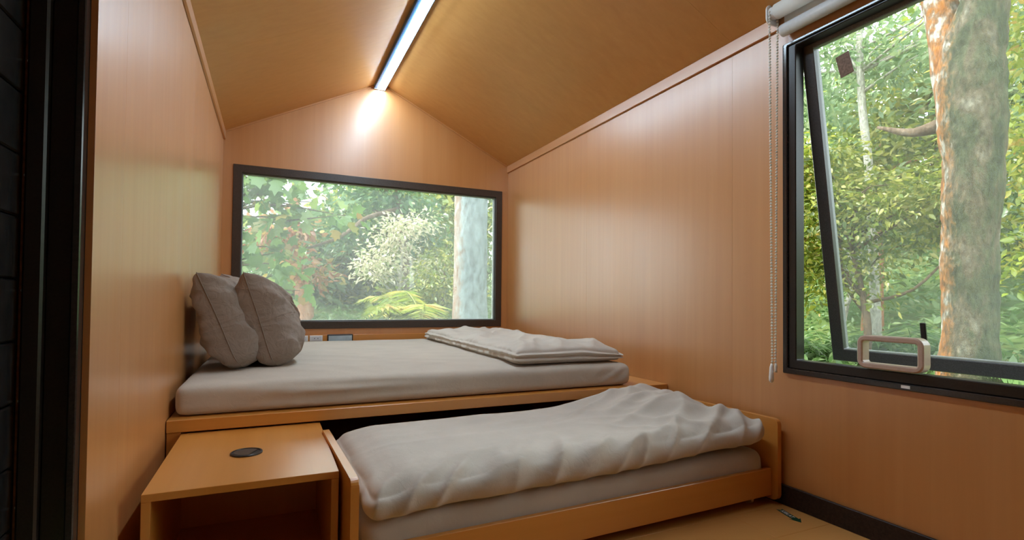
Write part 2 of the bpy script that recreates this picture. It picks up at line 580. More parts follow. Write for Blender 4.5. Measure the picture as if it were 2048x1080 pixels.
# ---- trims
def trimbox(name, b, label):
    return tag(box(name, b, MT['wall_trim'], None, 0.0015), label, 'trim', None, 'structure')
trimbox('trim_1', (0.0, 0.013, YB, -0.001, TRIM_Z, EAVE + 0.002), 'long wood moulding where the left wall meets the ceiling')
trimbox('trim_2', (W - 0.013, W, YB, -0.001, TRIM_Z, EAVE + 0.002), 'long wood moulding where the right wall meets the ceiling')
for k, (xa, xb) in enumerate(((0.013, RX), (RX, W - 0.013))):
    za, zb = gable(xa), gable(xb)
    o = prism('trim_%d' % (k + 3), [(xa, za - 0.012), (xb, zb - 0.012), (xb, zb), (xa, za)], 'y', -0.007, 0.0, MT['wall_trim'])
    tag(o, ('thin wood moulding up the left slope of the gable', 'thin wood moulding up the right slope of the gable')[k], 'trim', None, 'structure')
tag(box('baseboard_right', (W - 0.012, W, YB, -2.10, 0.0, 0.081), MT['base'], None, 0.002), 'dark brown baseboard under the side window', 'baseboard', None, 'structure')
tag(box('baseboard_left', (0.0, 0.012, -2.965, -2.10, 0.0, 0.081), MT['base'], None, 0.002), 'dark brown baseboard behind the bedside cabinet', 'baseboard', None, 'structure')

# ---- rear window
def ring(name, axis, o4, i4, t0, t1, mat, parent, bevel=0.002):
    """rectangular frame; o4/i4 = (a0,a1,b0,b1) outer/inner"""
    bm = bmesh.new()
    def P(a, b, t):
        return {'x': (t, a, b), 'y': (a, t, b)}[axis]
    def corners(q):
        return [(q[0], q[2]), (q[1], q[2]), (q[1], q[3]), (q[0], q[3])]
    L = [[bm.verts.new(P(a, b, t)) for a, b in corners(q)] for q, t in ((o4, t0), (i4, t0), (i4, t1), (o4, t1))]
    for j in range(4):
        A, B = L[j], L[(j + 1) % 4]
        for i in range(4):
            bm.faces.new((A[i], A[(i + 1) % 4], B[(i + 1) % 4], B[i]))
    if bevel:
        bmesh.ops.bevel(bm, geom=list(bm.edges), offset=bevel, segments=1, affect='EDGES', profile=0.5)
    return bm_obj(name, bm, mat, parent)
w1 = struct('window_1', 'wide dark-framed window over the head of the bed', 'window', ((BX0 + BX1) / 2, 0, BZ0))
def off4(q, d):
    return (q[0] + d, q[1] - d, q[2] + d, q[3] - d)
cx1 = (BX0 + BX1) / 2
q0 = (BX0 - cx1, BX1 - cx1, 0, BZ1 - BZ0)
ring('frame', 'y', off4(q0, 0.0005), off4(q0, 0.058), -0.012, 0.075, MT['brown_frame'], w1, 0.003)
ring('glazing_bead', 'y', off4(q0, 0.0585), off4(q0, 0.066), 0.012, 0.06, MT['gasket'], w1, 0.001)
qq = off4(q0, 0.0625)
lbox('pane', (qq[0], qq[1], 0.030, 0.036, qq[2], qq[3]), MT['glass_a'], w1, 0)

# ---- side window: fixed frame, top-hung sash pushed out, insect-screen pull
w2 = struct('window_2', 'large black-framed side window with its sash pushed open', 'window', (W, (WY0 + WY1) / 2, WZ0))
cy2 = (WY0 + WY1) / 2
q0 = (WY1 - cy2, WY0 - cy2, 0, WZ1 - WZ0)
ring('frame', 'x', off4(q0, 0.0005), (q0[0] + 0.022, q0[1] - 0.022, 0.022, q0[3] - 0.013), -0.014, 0.05, MT['black_gloss'], w2, 0.003)
ring('inner_frame', 'x', (q0[0] + 0.0225, q0[1] - 0.0225, 0.0225, q0[3] - 0.0135), (q0[0] + 0.056, q0[1] - 0.056, 0.058, q0[3] - 0.022), -0.006, 0.045, MT['black'], w2, 0.003)
lbox('maker_label', (-0.0155, -0.0145, -3.262 - cy2, -3.235 - cy2, 0.008, 0.018), MT['white'], w2, 0)
# insect screen pull: rounded rectangular grip on the inner face
def rring(name, a0, a1, b0, b1, r, wd, t0, t1, mat, parent):
    A = rrect(a0, a1, b0, b1, r, 6)
    B = rrect(a0 + wd, a1 - wd, b0 + wd, b1 - wd, max(r - wd, 0.004), 6)
    bm = bmesh.new()
    L = [[bm.verts.new((t, a, b)) for a, b in q] for q, t in ((A, t0 + 0.004), (off_loop(A, 0.004), t0), (off_loop(B, -0.004), t0), (B, t0 + 0.004), (B, t1), (A, t1))]
    n = len(A)
    for j in range(len(L)):
        P_, Q_ = L[j], L[(j + 1) % len(L)]
        for i in range(n):
            bm.faces.new((P_[i], P_[(i + 1) % n], Q_[(i + 1) % n], Q_[i]))
    return bm_obj(name, bm, mat, parent)
def off_loop(q, d):
    cx = sum(a for a, b in q) / len(q); cy = sum(b for a, b in q) / len(q)
    w = max(a for a, b in q) - cx; h = max(b for a, b in q) - cy
    return [(cx + (a - cx) * (1 - d / w), cy + (b - cy) * (1 - d / h)) for a, b in q]
h_ = rring('pull_handle', -3.308 - cy2, -3.098 - cy2, 0.062, 0.176, 0.028, 0.019, -0.028, 0.012, MT['beige'], w2)
h_['label'] = 'beige rounded grip on the lower frame'
# sash (hinged at the top, leaning out)
TH = 0.15
HZ = 1.884 - WZ0
sash = empty('sash', (0.058, 0, HZ))
sash.parent = w2
sash.rotation_euler = (0, -TH, 0)
SQ = (-3.95 - cy2, -2.83 - cy2, -1.315, 0.0)
ring('sash_frame', 'x', SQ, (SQ[0] + 0.05, SQ[1] - 0.05, SQ[2] + 0.05, -0.03), -0.012, 0.028, MT['sash_grey'], sash, 0.003)
SP = (SQ[0] + 0.046, SQ[1] - 0.046, SQ[2] + 0.046, -0.026)
lbox('pane', (0.006, 0.011, SP[0], SP[1], SP[2], SP[3]), MT['glass_b'], sash, 0)
bm = bmesh.new()
bm_box(bm, (-0.0005, 0.0045, -0.026, 0.026, -0.042, 0.042), 0.001)
st = bm_obj('sticker', bm, MT['sticker'], sash)
st.location = (0, -2.99 - cy2, -0.14)
st.rotation_euler = (math.radians(-9), 0, 0)
lbox('catch', (-0.02, -0.011, -3.192 - cy2, -3.174 - cy2, -1.29, -1.140), MT['dark_plastic'], sash, 0.002)

# ------------------------------------------------------------------ ceiling light along the ridge
lt = thing('ceiling_light', 'long bright white strip light running along the ceiling ridge', 'light', (1.10, -2.75, 2.515))
lbox('housing', (-0.045, 0.045, -0.45, 2.735, 0.002, 0.045), MT['housing'], lt, 0.002)
prism('diffuser', [(-0.020, 0.0018), (-0.020, -0.002), (-0.018, -0.003), (0.036, -0.003), (0.038, -0.002), (0.038, 0.0018)], 'y', -0.44, 2.728, MT['led'], lt)
lbox('end_cap', (-0.046, 0.046, 2.7355, 2.739, -0.002, 0.046), MT['alu'], lt, 0.001)
lbox('end_cap', (-0.046, 0.046, -0.454, -0.4505, -0.002, 0.046), MT['alu'], lt, 0.001)

# ------------------------------------------------------------------ bed platform
bp = thing('bed_platform', 'orange wood bed platform spanning the cabin under the large mattress', 'bed', (W / 2, PY / 2, 0))
box('top_board', (0.003, W - 0.004, PY, -0.031, PZ - 0.0435, PZ), MT['furn_x'], bp, 0.0018)
box('side_panel', (0.003, 0.046, PY + 0.008, -0.031, 0.0, PZ - 0.0445), MT['furn_z'], bp, 0.0015)
box('side_panel', (W - 0.046, W - 0.004, PY + 0.008, -0.031, 0.0, PZ - 0.0445), MT['furn_z'], bp, 0.0015)
box('rear_board', (0.003, W - 0.004, -0.030, -0.001, 0.0, 0.541), MT['furn_x'], bp, 0.0015)

for k, x in enumerate((0.543, 0.647)):
    t = thing('power_outlet', ('white power outlet nearer the pillows, behind the mattress', 'white power outlet nearer the small dark-rimmed screen')[k], 'outlet', (x, -0.0305, 0.517), 0, 'outlets behind the mattress')
    lbox('plate', (-0.046, 0.046, -0.008, 0.0, -0.022, 0.022), MT['white'], t, 0.003, 2)
    lbox('socket_face', (-0.034, 0.034, -0.0095, -0.0082, -0.014, 0.014), MT['alu'], t, 0.002)
    for s in (-0.012, 0.012):
        lbox('socket_hole', (s - 0.003, s + 0.003, -0.0099, -0.0096, -0.003, 0.003), MT['dark_plastic'], t, 0)
t = thing('touch_panel', 'small dark-rimmed screen with a painted pale reflection set behind the mattress', 'screen', (0.822, -0.0305, 0.520))
lbox('bezel', (-0.095, 0.095, -0.012, 0.0, -0.030, 0.026), MT['dark_plastic'], t, 0.004, 2)
lbox('display', (-0.086, 0.086, -0.0135, -0.0122, -0.026, 0.016), MT['screen_reflection'], t, 0)

# ------------------------------------------------------------------ mattress
def cloth(name, P, Fc, mat, parent=None, lv=1):
    o = mesh(name, P, Fc, mat, parent, True)
    subsurf(o, lv)
    return o
def edge_seam(name, loop, r, mat, parent):
    """closed thin tube"""
    n = 6
    pts = [Vector(p) for p in loop]
    V, Fc = [], []
    L = len(pts)
    for i in range(L):
        d = (pts[(i + 1) % L] - pts[i - 1]).normalized()
        a = d.cross(Vector((0.3, 0.2, 1))).normalized()
        b = d.cross(a)
        for k in range(n):
            t_ = 2 * math.pi * k / n
            V.append(pts[i] + (a * math.cos(t_) + b * math.sin(t_)) * r)
    for i in range(L):
        j = (i + 1) % L
        for k in range(n):
            Fc.append((i * n + k, i * n + (k + 1) % n, j * n + (k + 1) % n, j * n + k))
    return mesh(name, V, Fc, mat, parent, True)

SX, SY_, SZ = 2.02, 1.99, 0.112
P, Fc, U = rbox_geo(110, 90, 8, SX, SY_, SZ, 0.032)
u, v, w = U.T
top = np.clip((w - 0.5) * 2, 0, 1)
front = np.clip(1 - v * SY_ / 0.05, 0, 1)
inn = np.clip(np.minimum.reduce([u * SX, (1 - u) * SX, v * SY_, (1 - v) * SY_]) / 0.25, 0, 1)
P[:, 2] += top * (0.010 * inn + 0.004 * folds(P[:, 0], P[:, 1], 0.5, 3.0, 4, 1.0) * inn + 0.003 * folds(P[:, 0], P[:, 1], -0.6, 5, 5, 2.0) * inn)
# pull creases along the front face and at the corners
fr = front * np.clip(1 - np.abs(w - 0.5) * 1.6, 0, 1)
P[:, 1] -= fr * (0.034 * folds(P[:, 0], P[:, 2] * 8, -0.10, 4.0, 6, 4.0) * np.clip(1 - np.abs(u - 0.30) / 0.22, 0, 1) + 0.018 * folds(P[:, 0], P[:, 2] * 2, 0.9, 12, 3, 5.0) * np.clip((u - 0.86) / 0.1, 0, 1) + 0.016 * folds(P[:, 0], P[:, 2] * 2, 0.8, 9, 3, 6.0) * np.clip(1 - np.abs(u - 0.17) / 0.07, 0, 1))
P[:, 1] += front * 0.006 * pn(P[:, 0] * 2.2, 0, 3.1)
P[:, 2] += 0.004 * pn(P[:, 0] * 3, P[:, 1] * 3, 8.0) * top
P[:, 0] -= SX / 2
P[:, 1] -= SY_ / 2
o = cloth('mattress', P, Fc, MT['sheet'])
o.location = (0.018 + SX / 2, -2.056 + SY_ / 2, PZ + 0.0005)
tag(o, 'large mattress in a grey fitted sheet on the bed platform', 'mattress')

# ------------------------------------------------------------------ folded duvet on the big bed
DX, DY, DZ = 0.63, 1.80, 0.075
P, Fc, U = rbox_geo(44, 110, 14, DX, DY, DZ, 0.04)
u, v, w = U.T
rim = np.clip(1 - np.minimum.reduce([u * DX, (1 - u) * DX, v * DY, (1 - v) * DY]) / 0.02, 0, 1)
topm = np.clip((w - 0.55) * 2.2, 0, 1)
inn = np.clip(np.minimum.reduce([u * DX, (1 - u) * DX, v * DY, (1 - v) * DY]) / 0.09, 0, 1)
# top: soft lumps and diagonal creases, front end lower and drooping
P[:, 2] += topm * (0.012 * pn(P[:, 0] * 4, P[:, 1] * 3, 1.5) + 0.020 * folds(P[:, 0], P[:, 1], 1.1, 7.0, 4, 2.5) * inn + 0.014 * folds(P[:, 0], P[:, 1], 2.1, 10.0, 4, 4.5) * inn - 0.008 * (1 - inn))
P[:, 2] += topm * 0.016 * np.clip(1 - np.abs(v - 0.12) / 0.14, 0, 1) * np.clip(u * 2, 0, 1)
# layered fold edge: grooves between the layers at the rim
lay = np.abs(np.sin(w * math.pi * 2.0 + 0.5 * pn(P[:, 0] * 5, P[:, 1] * 5, 6.0))) - 0.6
cx_, cy_ = (u - 0.5), (v - 0.5)
P[:, 1] += rim * np.sign(cy_) * (np.abs(cy_) > 0.49) * 0.020 * lay
P[:, 0] += rim * np.sign(cx_) * (np.abs(cx_) > 0.47) * 0.014 * lay
P[:, 2] = np.maximum(P[:, 2], 0.0)
# side creases
P[:, 0] -= (u < 0.06) * 0.016 * folds(P[:, 1], P[:, 2] * 2, 1.2, 14, 3, 3.0)
P[:, 1] += 0.02 * pn(P[:, 0] * 4, 0, 5.5) * (v < 0.2)
P[:, 0] += 0.035 * v * (u < 2) + 0.010 * pn(P[:, 1] * 3, 0, 9.1)
# right front corner droops
dr = np.clip((u - 0.6) / 0.4, 0, 1) * np.clip(1 - v / 0.16, 0, 1)
P[:, 2] -= dr * 0.028 * w
P[:, 0] -= DX / 2
P[:, 1] -= DY / 2
o = cloth('folded_duvet', P, Fc, MT['duvet'])
o.location = (1.405 + DX / 2, -2.015 + DY / 2, PZ + SZ + 0.010)
tag(o, 'folded pale grey duvet lying on the large mattress by the right wall', 'duvet')

# ------------------------------------------------------------------ pillows
def pillow(name, label, loc, rot, w, h, t, seed, mats, ear=0.06, crease=1.0):
    n1, n2 = 64, 54
    us = np.linspace(-1, 1, n1 + 1)
    vs = np.linspace(-1, 1, n2 + 1)
    uu, vv = np.meshgrid(us, vs, indexing='ij')
    # denser sampling near the edges
    uu = np.sin(uu * math.pi / 2) * 0.6 + uu * 0.4
    vv = np.sin(vv * math.pi / 2) * 0.6 + vv * 0.4
    th = np.clip((1 - np.abs(uu) ** 8) * (1 - np.abs(vv) ** 2.8), 0, 1) ** 0.52
    x = w / 2 * uu * (1 - ear * (1 - vv ** 2) * np.abs(uu))
    z = h / 2 * vv * (1 - ear * (1 - uu ** 2) * np.abs(vv))
    cq = (np.abs(uu) * np.abs(vv)) ** 5
    rnd = 1 - np.where(vv < 0, 0.15, 0.02) * cq
    z = z + 0.018 * cq * (vv > 0)
    x, z = x * rnd, z * rnd
    sag = 1 - 0.10 * vv
    sides = []
    for s in (1, -1):
        y = s * t / 2 * th * sag
        k = seed + (0 if s > 0 else 20)
        rad = np.sqrt(uu ** 2 + vv ** 2)
        edge = np.clip(th * 1.6, 0, 1)
        y = y + s * edge * crease * (0.020 * folds(x, z, 0.75 * s, 9, 5, k) + 0.016 * folds(x, z, -0.5, 8, 4, k + 2) + 0.016 * pn(x * 6, z * 6, k + 4) + 0.008 * folds(x, z, 0.6 * s, 20, 7, k + 6) + 0.006 * folds(x, z, 1.2, 17, 6, k + 8))
        # gathers running in from the seams
        y = y + s * 0.008 * crease * np.clip(rad - 0.55, 0, 1) * np.sin(np.arctan2(vv, uu) * 17 + 6 * pn(x * 5, z * 5, k)) * (th > 0.02)
        sides.append(y)
    sides[0][0, :] = sides[0][-1, :] = 0
    sides[0][:, 0] = sides[0][:, -1] = 0
    V, Fc = [], []
    A = np.arange((n1 + 1) * (n2 + 1)).reshape(n1 + 1, n2 + 1)
    bend = 0.05 * (x / (w / 2)) ** 2
    V += [(x[i, j], sides[0][i, j] + bend[i, j], z[i, j]) for i in range(n1 + 1) for j in range(n2 + 1)]
    B = A.copy()
    c = len(V)
    for i in range(1, n1):
        for j in range(1, n2):
            B[i, j] = c
            c += 1
            V.append((x[i, j], sides[1][i, j] + bend[i, j], z[i, j]))
    for i in range(n1):
        for j in range(n2):
            Fc.append((A[i, j], A[i, j + 1], A[i + 1, j + 1], A[i + 1, j]))
            Fc.append((B[i, j], B[i + 1, j], B[i + 1, j + 1], B[i, j + 1]))
    root = thing(name, label, 'pillow', loc, 0, 'grey pillows heaped against the left wall')
    root.rotation_euler = rot
    o = cloth('case', V, Fc, mats, root)
    loop = [V[A[i, 0]] for i in range(0, n1)] + [V[A[n1, j]] for j in range(0, n2)] + [V[A[i, n2]] for i in range(n1, 0, -1)] + [V[A[0, j]] for j in range(n2, 0, -1)]
    edge_seam('seam', loop, 0.002, mats, root)
    return root
rad = math.radians
# local: x = long side, y = thickness, z = up
ZP = PZ + SZ
pillow('pillow', 'nearest grey pillow leaning back on the left wall', (0.176, -1.53, ZP + 0.210), (rad(-22), rad(5), rad(90)), 0.46, 0.44, 0.155, 1.0, MT['pillow'])
pillow('pillow', 'grey pillow whose tip shows behind the nearest one', (0.175, -0.96, ZP + 0.235), (rad(-15), rad(-4), rad(92)), 0.50, 0.44, 0.15, 5.0, MT['pillow'])
pillow('pillow', 'plump grey pillow standing upright nearest the camera on the bed', (0.338, -1.50, ZP + 0.212), (rad(-17), rad(4), rad(88)), 0.46, 0.44, 0.155, 9.0, MT['pillow'])
pillow('pillow', 'grey pillow half hidden behind the plump upright pillow', (0.368, -0.98, ZP + 0.198), (rad(-13), rad(0), rad(90)), 0.48, 0.40, 0.16, 13.0, MT['pillow'])

# ------------------------------------------------------------------ bedside cabinet (open box)
NX0, NX1, NY0, NY1, NZ = 0.048, 0.512, -2.725, -2.085, 0.336
ns = thing('bedside_cabinet', 'open-fronted wooden bedside cabinet beside the trundle bed', 'cabinet', ((NX0 + NX1) / 2, (NY0 + NY1) / 2, 0))
T = 0.020
box('top_panel', (NX0, NX1, NY0, NY1, NZ - T, NZ), MT['furn_y'], ns, 0.001)
box('side_panel', (NX0, NX0 + T, NY0 + 0.0004, NY1, 0.0, NZ - T - 0.0002), MT['furn_z'], ns, 0.001)
box('side_panel', (NX1 - T, NX1, NY0 + 0.0004, NY1, 0.0, NZ - T - 0.0002), MT['furn_z'], ns, 0.001)
box('back_panel', (NX0 + T, NX1 - T, -2.215, -2.20, 0.03, NZ - T), MT['furn_z'], ns, 0)
box('bottom_panel', (NX0 + T, NX1 - T, NY0 + 0.002, -2.215, 0.03, 0.048), MT['furn_x'], ns, 0.001)
gr = empty('cable_grommet', (0.268 - ns.location.x, -2.437 - ns.location.y, NZ))
gr.parent = ns
gr['label'] = 'round black cable grommet'
def lathe(name, prof, mat, parent, n=40):
    V, Fc = [], []
    for r, z in prof:
        for k in range(n):
            a = 2 * math.pi * k / n
            V.append((r * math.cos(a), r * math.sin(a), z))
    for i in range(len(prof) - 1):
        for k in range(n):
            Fc.append((i * n + k, i * n + (k + 1) % n, (i + 1) * n + (k + 1) % n, (i + 1) * n + k))
    Fc.append(tuple(range(n))[::-1])
    Fc.append(tuple(range((len(prof) - 1) * n, len(prof) * n)))
    return mesh(name, V, Fc, mat, parent)
lathe('rim', [(0.046, 0.0), (0.046, 0.004), (0.044, 0.006), (0.040, 0.006), (0.039, 0.003)], MT['dark_plastic'], gr)
cap = rrect(-0.036, 0.036, -0.036, 0.036, 0.0355, 10)
cap = [(a, b) for a, b in cap if a - 0.5 * b < 0.024]
prism('cap', cap, 'z', 0.003, 0.0052, MT['brown_frame'], gr)

# ------------------------------------------------------------------ trundle bed
TX, TY, TA = 0.527, -2.853, 0.035
TL, TD, THT = 1.699, 0.60, 0.348
tb = thing('trundle_bed', 'low orange wood trundle bed pulled out in front of the platform', 'bed', (TX, TY, 0), TA)
t_ = 0.022
for k, x in enumerate((0.0, TL - t_)):
    o = prism('end_board', rrect(0.0, TD, 0.02 if k else 0.02, THT, 0.022, 5, (1, 1, 1, 1)), 'x', x, x + t_, MT['furn_y'], tb, 0.0015)
lbox('front_board', (t_ + 0.0005, TL - t_ - 0.0005, 0.028, 0.048, 0.035, 0.145), MT['furn_x'], tb, 0.002)
lbox('rear_board', (t_ + 0.0005, TL - t_ - 0.0005, TD - 0.048, TD - 0.028, 0.035, 0.145), MT['furn_x'], tb, 0.002)
lbox('base_panel', (t_ + 0.0005, TL - t_ - 0.0005, 0.0485, TD - 0.0485, 0.048, 0.062), MT['furn_x'], tb, 0)
for x, y in ((TL - 0.10, 0.075), (0.10, 0.075), (TL - 0.10, TD - 0.1), (0.10, TD - 0.1)):
    c = empty('caster', (x, y, 0))
    c.parent = tb
    lbox('fork', (-0.018, 0.018, -0.012, 0.012, 0.034, 0.048), MT['alu'], c, 0.002)
    wv, wf_ = tube_geo([(-0.009, 0, 0.0185), (0.009, 0, 0.0185)], [0.0182, 0.0182], 20)
    mesh('wheel', wv, wf_, MT['rubber'], c)

# mattress of the trundle
MXL, MYL, MZL = TL - 2 * t_ - 0.02, TD - 0.10, 0.155
P, Fc, U = rbox_geo(80, 28, 8, MXL, MYL, MZL, 0.045)
u, v, w = U.T
front = np.clip(1 - v * MYL / 0.05, 0, 1) * np.clip(1 - np.abs(w - 0.5) * 1.5, 0, 1)
P[:, 1] += -front * (0.010 * folds(P[:, 0], P[:, 2], 1.2, 10, 3, 3.0) * np.clip((u - 0.9) / 0.06, 0, 1) + 0.010 * folds(P[:, 0], P[:, 2] * 2, 0.7, 4, 3, 7.0) * np.clip(1 - u / 0.35, 0, 1)) + front * 0.004 * pn(P[:, 0] * 3, 0, 2.2)
o = cloth('trundle_mattress', P - np.array([MXL / 2, MYL / 2, 0]), Fc, MT['sheet'])
ca, sa = math.cos(TA), math.sin(TA)
def tw(u_, v_, z_):
    return (TX + u_ * ca - v_ * sa, TY + u_ * sa + v_ * ca, z_)
o.location = tw(t_ + 0.010 + MXL / 2, 0.05 + MYL / 2, 0.0625)
o.rotation_euler = (0, 0, TA)
tag(o, 'narrow mattress in a taupe sheet inside the trundle bed', 'mattress')

# duvet of the trundle: thick, puffed up towards the right end
QX, QY, QZ = TL - 2 * t_ - 0.03, 0.655, 0.115
P, Fc, U = rbox_geo(150, 60, 12, QX, QY, QZ, 0.055)
u, v, w = U.T
topm = np.clip((w - 0.4) * 1.7, 0, 1)
ed = np.minimum.reduce([u * QX, (1 - u) * QX, v * QY, (1 - v) * QY])
inn = np.clip(ed / 0.12, 0, 1)
ss = lambda x: np.clip(x, 0, 1) ** 2 * (3 - 2 * np.clip(x, 0, 1))
puff = 0.055 * ss((u - 0.55) / 0.35) * ss((1.05 - u) / 0.2) * ss(v / 0.5)
sagm = -0.028 * ss(1 - v / 0.35) * ss(1 - u / 0.45)
crs = 0.030 * folds(P[:, 0], P[:, 1], 0.35, 7.5, 5, 11.0) * ss((u - 0.45) / 0.3) + 0.022 * folds(P[:, 0], P[:, 1], -0.5, 8.5, 4, 13.0) * ss((u - 0.5) / 0.3)
P[:, 2] += topm * (puff + sagm + crs * inn + 0.007 * pn(P[:, 0] * 4, P[:, 1] * 4, 3.0) + 0.010 * folds(P[:, 0], P[:, 1], 0.12, 9, 6, 17.0) * inn - 0.022 * ss(1 - u / 0.10))
# wavy front edge with gathers running up from the hem
fr = ss(1 - v * QY / 0.20)
gath = 0.8 * folds(P[:, 0], P[:, 1] + P[:, 2], 0.95, 9.0, 4.5, 21.0) + 0.6 * folds(P[:, 0], P[:, 1] + P[:, 2], 0.45, 3.2, 4.0, 23.0)
P[:, 2] += fr * topm * 0.030 * (gath - 0.4)
P[:, 1] += -fr * 0.018 * (gath - 0.3) + fr * 0.014 * pn(P[:, 0] * 2.6, 1.0, 6.6)
P[:, 2] += (1 - topm) * fr * (0.012 * pn(P[:, 0] * 3.3, 0.4, 9.9)) + 0.030 * u * fr * (1 - 0.5 * topm) - 0.012 * fr * (1 - u)
# right end: crumpled corner
en = ss((u - 0.93) / 0.07)
P[:, 0] += en * (0.010 * folds(P[:, 1], P[:, 2], 0.9, 12, 3, 25.0) - 0.012 - 0.01 * w)
le = ss(1 - u / 0.05)
P[:, 0] += le * 0.010 * (folds(P[:, 1], P[:, 2], 0.2, 10, 2, 27.0))
P[:, 2] = np.where(v > 0.16, np.maximum(P[:, 2], 0.0), P[:, 2])
o = cloth('trundle_duvet', P - np.array([QX / 2, QY / 2, 0]), Fc, MT['duvet'])
o.location = tw(t_ + 0.015 + QX / 2, 0.022 + QY / 2, 0.2185)
o.rotation_euler = (0, 0, TA)
tag(o, 'crumpled pale grey duvet spread over the trundle bed', 'duvet')

# ------------------------------------------------------------------ roller blind over the side window
rb = thing('roller_blind', 'white roller blind rolled up above the side window with a bead chain', 'blind', (W - 0.055, -3.4, 1.85))
def yl(y): return y + 3.4
bk = prism('bracket', rrect(-0.03, 0.055, 0.122, 0.202, 0.02, 5), 'y', yl(-2.775), yl(-2.770), MT['white'], rb, 0.001)
prism('bracket', rrect(-0.03, 0.055, 0.122, 0.202, 0.02, 5), 'y', yl(-4.035), yl(-4.030), MT['white'], rb, 0.001)
tube('clutch', [(0, yl(-2.800), 0.166), (0, yl(-2.7755), 0.166)], [0.026, 0.026], MT['white'], rb, 24)
tube('fabric_roll', [(0, yl(-4.02), 0.166), (0, yl(-2.8005), 0.166)], [0.031, 0.031], MT['blind'], rb, 28)
lbox('fabric_flap', (0.0295, 0.0305, yl(-4.01), yl(-2.81), 0.100, 0.166), MT['blind'], rb, 0)
tube('hem_bar', [(0.022, yl(-4.015), 0.087), (0.022, yl(-4.012), 0.087), (0.022, yl(-2.808), 0.087), (0.022, yl(-2.805), 0.087)], [0.021, 0.025, 0.025, 0.021], MT['alu'], rb, 28)
tube('cassette_rail', [(0.03, yl(-4.02), 0.196), (0.03, yl(-2.79), 0.196)], [0.012, 0.012], MT['alu'], rb, 12)
def sphere_geo(c, r, n=8, m=5):
    V = [(c[0], c[1], c[2] + r)]
    for i in range(1, m):
        a = math.pi * i / m
        for k in range(n):
            b = 2 * math.pi * k / n
            V.append((c[0] + r * math.sin(a) * math.cos(b), c[1] + r * math.sin(a) * math.sin(b), c[2] + r * math.cos(a)))
    V.append((c[0], c[1], c[2] - r))
    Fc = [(0, 1 + k, 1 + (k + 1) % n) for k in range(n)]
    for i in range(m - 2):
        for k in range(n):
            Fc.append((1 + i * n + k, 1 + (i + 1) * n + k, 1 + (i + 1) * n + (k + 1) % n, 1 + i * n + (k + 1) % n))
    b0 = 1 + (m - 2) * n
    Fc += [(len(V) - 1, b0 + (k + 1) % n, b0 + k) for k in range(n)]
    return V, Fc
for s, x in ((0, -0.026), (1, 0.026)):
    parts = []
    zt, zb = 0.166, -1.28
    n = 120
    for i in range(n):
        z = zt + (zb - zt) * i / (n - 1)
        f = i / (n - 1)
        parts.append(sphere_geo((x * (1 - 0.55 * f), yl(-2.783) + (0.002 if s else -0.002), z), 0.0048))
    parts.append(tube_geo([(x, yl(-2.783), zt), (x * 0.45, yl(-2.783), zb)], [0.0011, 0.0011], 5))
    V, Fc = join_geo(parts)
    o = mesh('bead_chain', V, Fc, MT['bead'], rb, True)
    o['kind'] = 'stuff'
V, Fc = tube_geo([(-0.012, yl(-2.783), -1.275), (-0.013, yl(-2.783), -1.29), (-0.014, yl(-2.783), -1.33), (-0.014, yl(-2.783), -1.345), (-0.014, yl(-2.783), -1.352)], [0.004, 0.0075, 0.0095, 0.009, 0.004], 16)
mesh('chain_weight', V, Fc, MT['white'], rb, True)
V, Fc = tube_geo([(0.012, yl(-2.783), -1.275), (0.012, yl(-2.783), -1.288), (0.012, yl(-2.783), -1.303), (0.012, yl(-2.783), -1.312)], [0.003, 0.006, 0.005, 0.006], 12)
mesh('chain_connector', V, Fc, MT['bead'], rb, True)

# ------------------------------------------------------------------ arrow sticker on the floor
A0, A1 = Vector((2.181, -2.818, 0)), Vector((2.146, -2.940, 0))
dv = (A1 - A0).normalized()
ar = thing('arrow_sticker', 'dark green arrow sticker with white lettering on the floor by the baseboard', 'sticker', (A0.x, A0.y, 0.0), math.atan2(dv.y, dv.x))
L_ = (A1 - A0).length
prism('arrow', [(0, -0.013), (L_ - 0.03, -0.013), (L_ - 0.036, -0.024), (L_, 0.0), (L_ - 0.036, 0.024), (L_ - 0.03, 0.013), (0, 0.013), (0.008, 0)], 'z', 0.0002, 0.0008, MT['green_print'], ar)
fc = bpy.data.curves.new('lettering', 'FONT')
fc.body = 'KIBLAT'
fc.size = 0.021
fc.align_x = 'CENTER'
fc.align_y = 'CENTER'
fc.offset = 0.0006
fc.extrude = 0.0001
fo = bpy.data.objects.new('lettering_curve', fc)
COL.objects.link(fo)
bpy.context.view_layer.update()
me = bpy.data.meshes.new_from_object(fo.evaluated_get(bpy.context.evaluated_depsgraph_get()))
bpy.data.objects.remove(fo)
me.materials.clear()
fo = link('lettering', me, MT['white'], ar)
fo.location = (0.049, 0, 0.00105)

# ------------------------------------------------------------------ outdoors
def terrain(x, y):
    dx = np.maximum(np.maximum(0.0 - x, x - W), 0)
    dy = np.maximum(np.maximum(YB - y, y - 0.0), 0)
    d = np.sqrt(dx ** 2 + dy ** 2)
    dc = np.minimum(d, 11.0)
    return -0.42 + 0.072 * dc + 0.0042 * dc ** 2 + 0.27 * np.clip(x - 8.5, 0, 14) + 0.10 * pn(x * 0.35, y * 0.35, 4.4) * np.clip(d / 3, 0, 1) + 0.03 * pn(x * 1.6, y * 1.6, 2.2)
def gz(x, y):
    return float(terrain(np.array([x]), np.array([y]))[0])
m, nt, out = new_mat('forest_ground')
v = coords(nt)
n1 = noise(nt, v, 0.5, 4)
n2 = noise(nt, v, 9, 5, 0.7)
mx = N(nt, 'ShaderNodeMix')
mx.inputs[0].default_value = 0.45
nt.links.new(n1, mx.inputs[2]); nt.links.new(n2, mx.inputs[3])
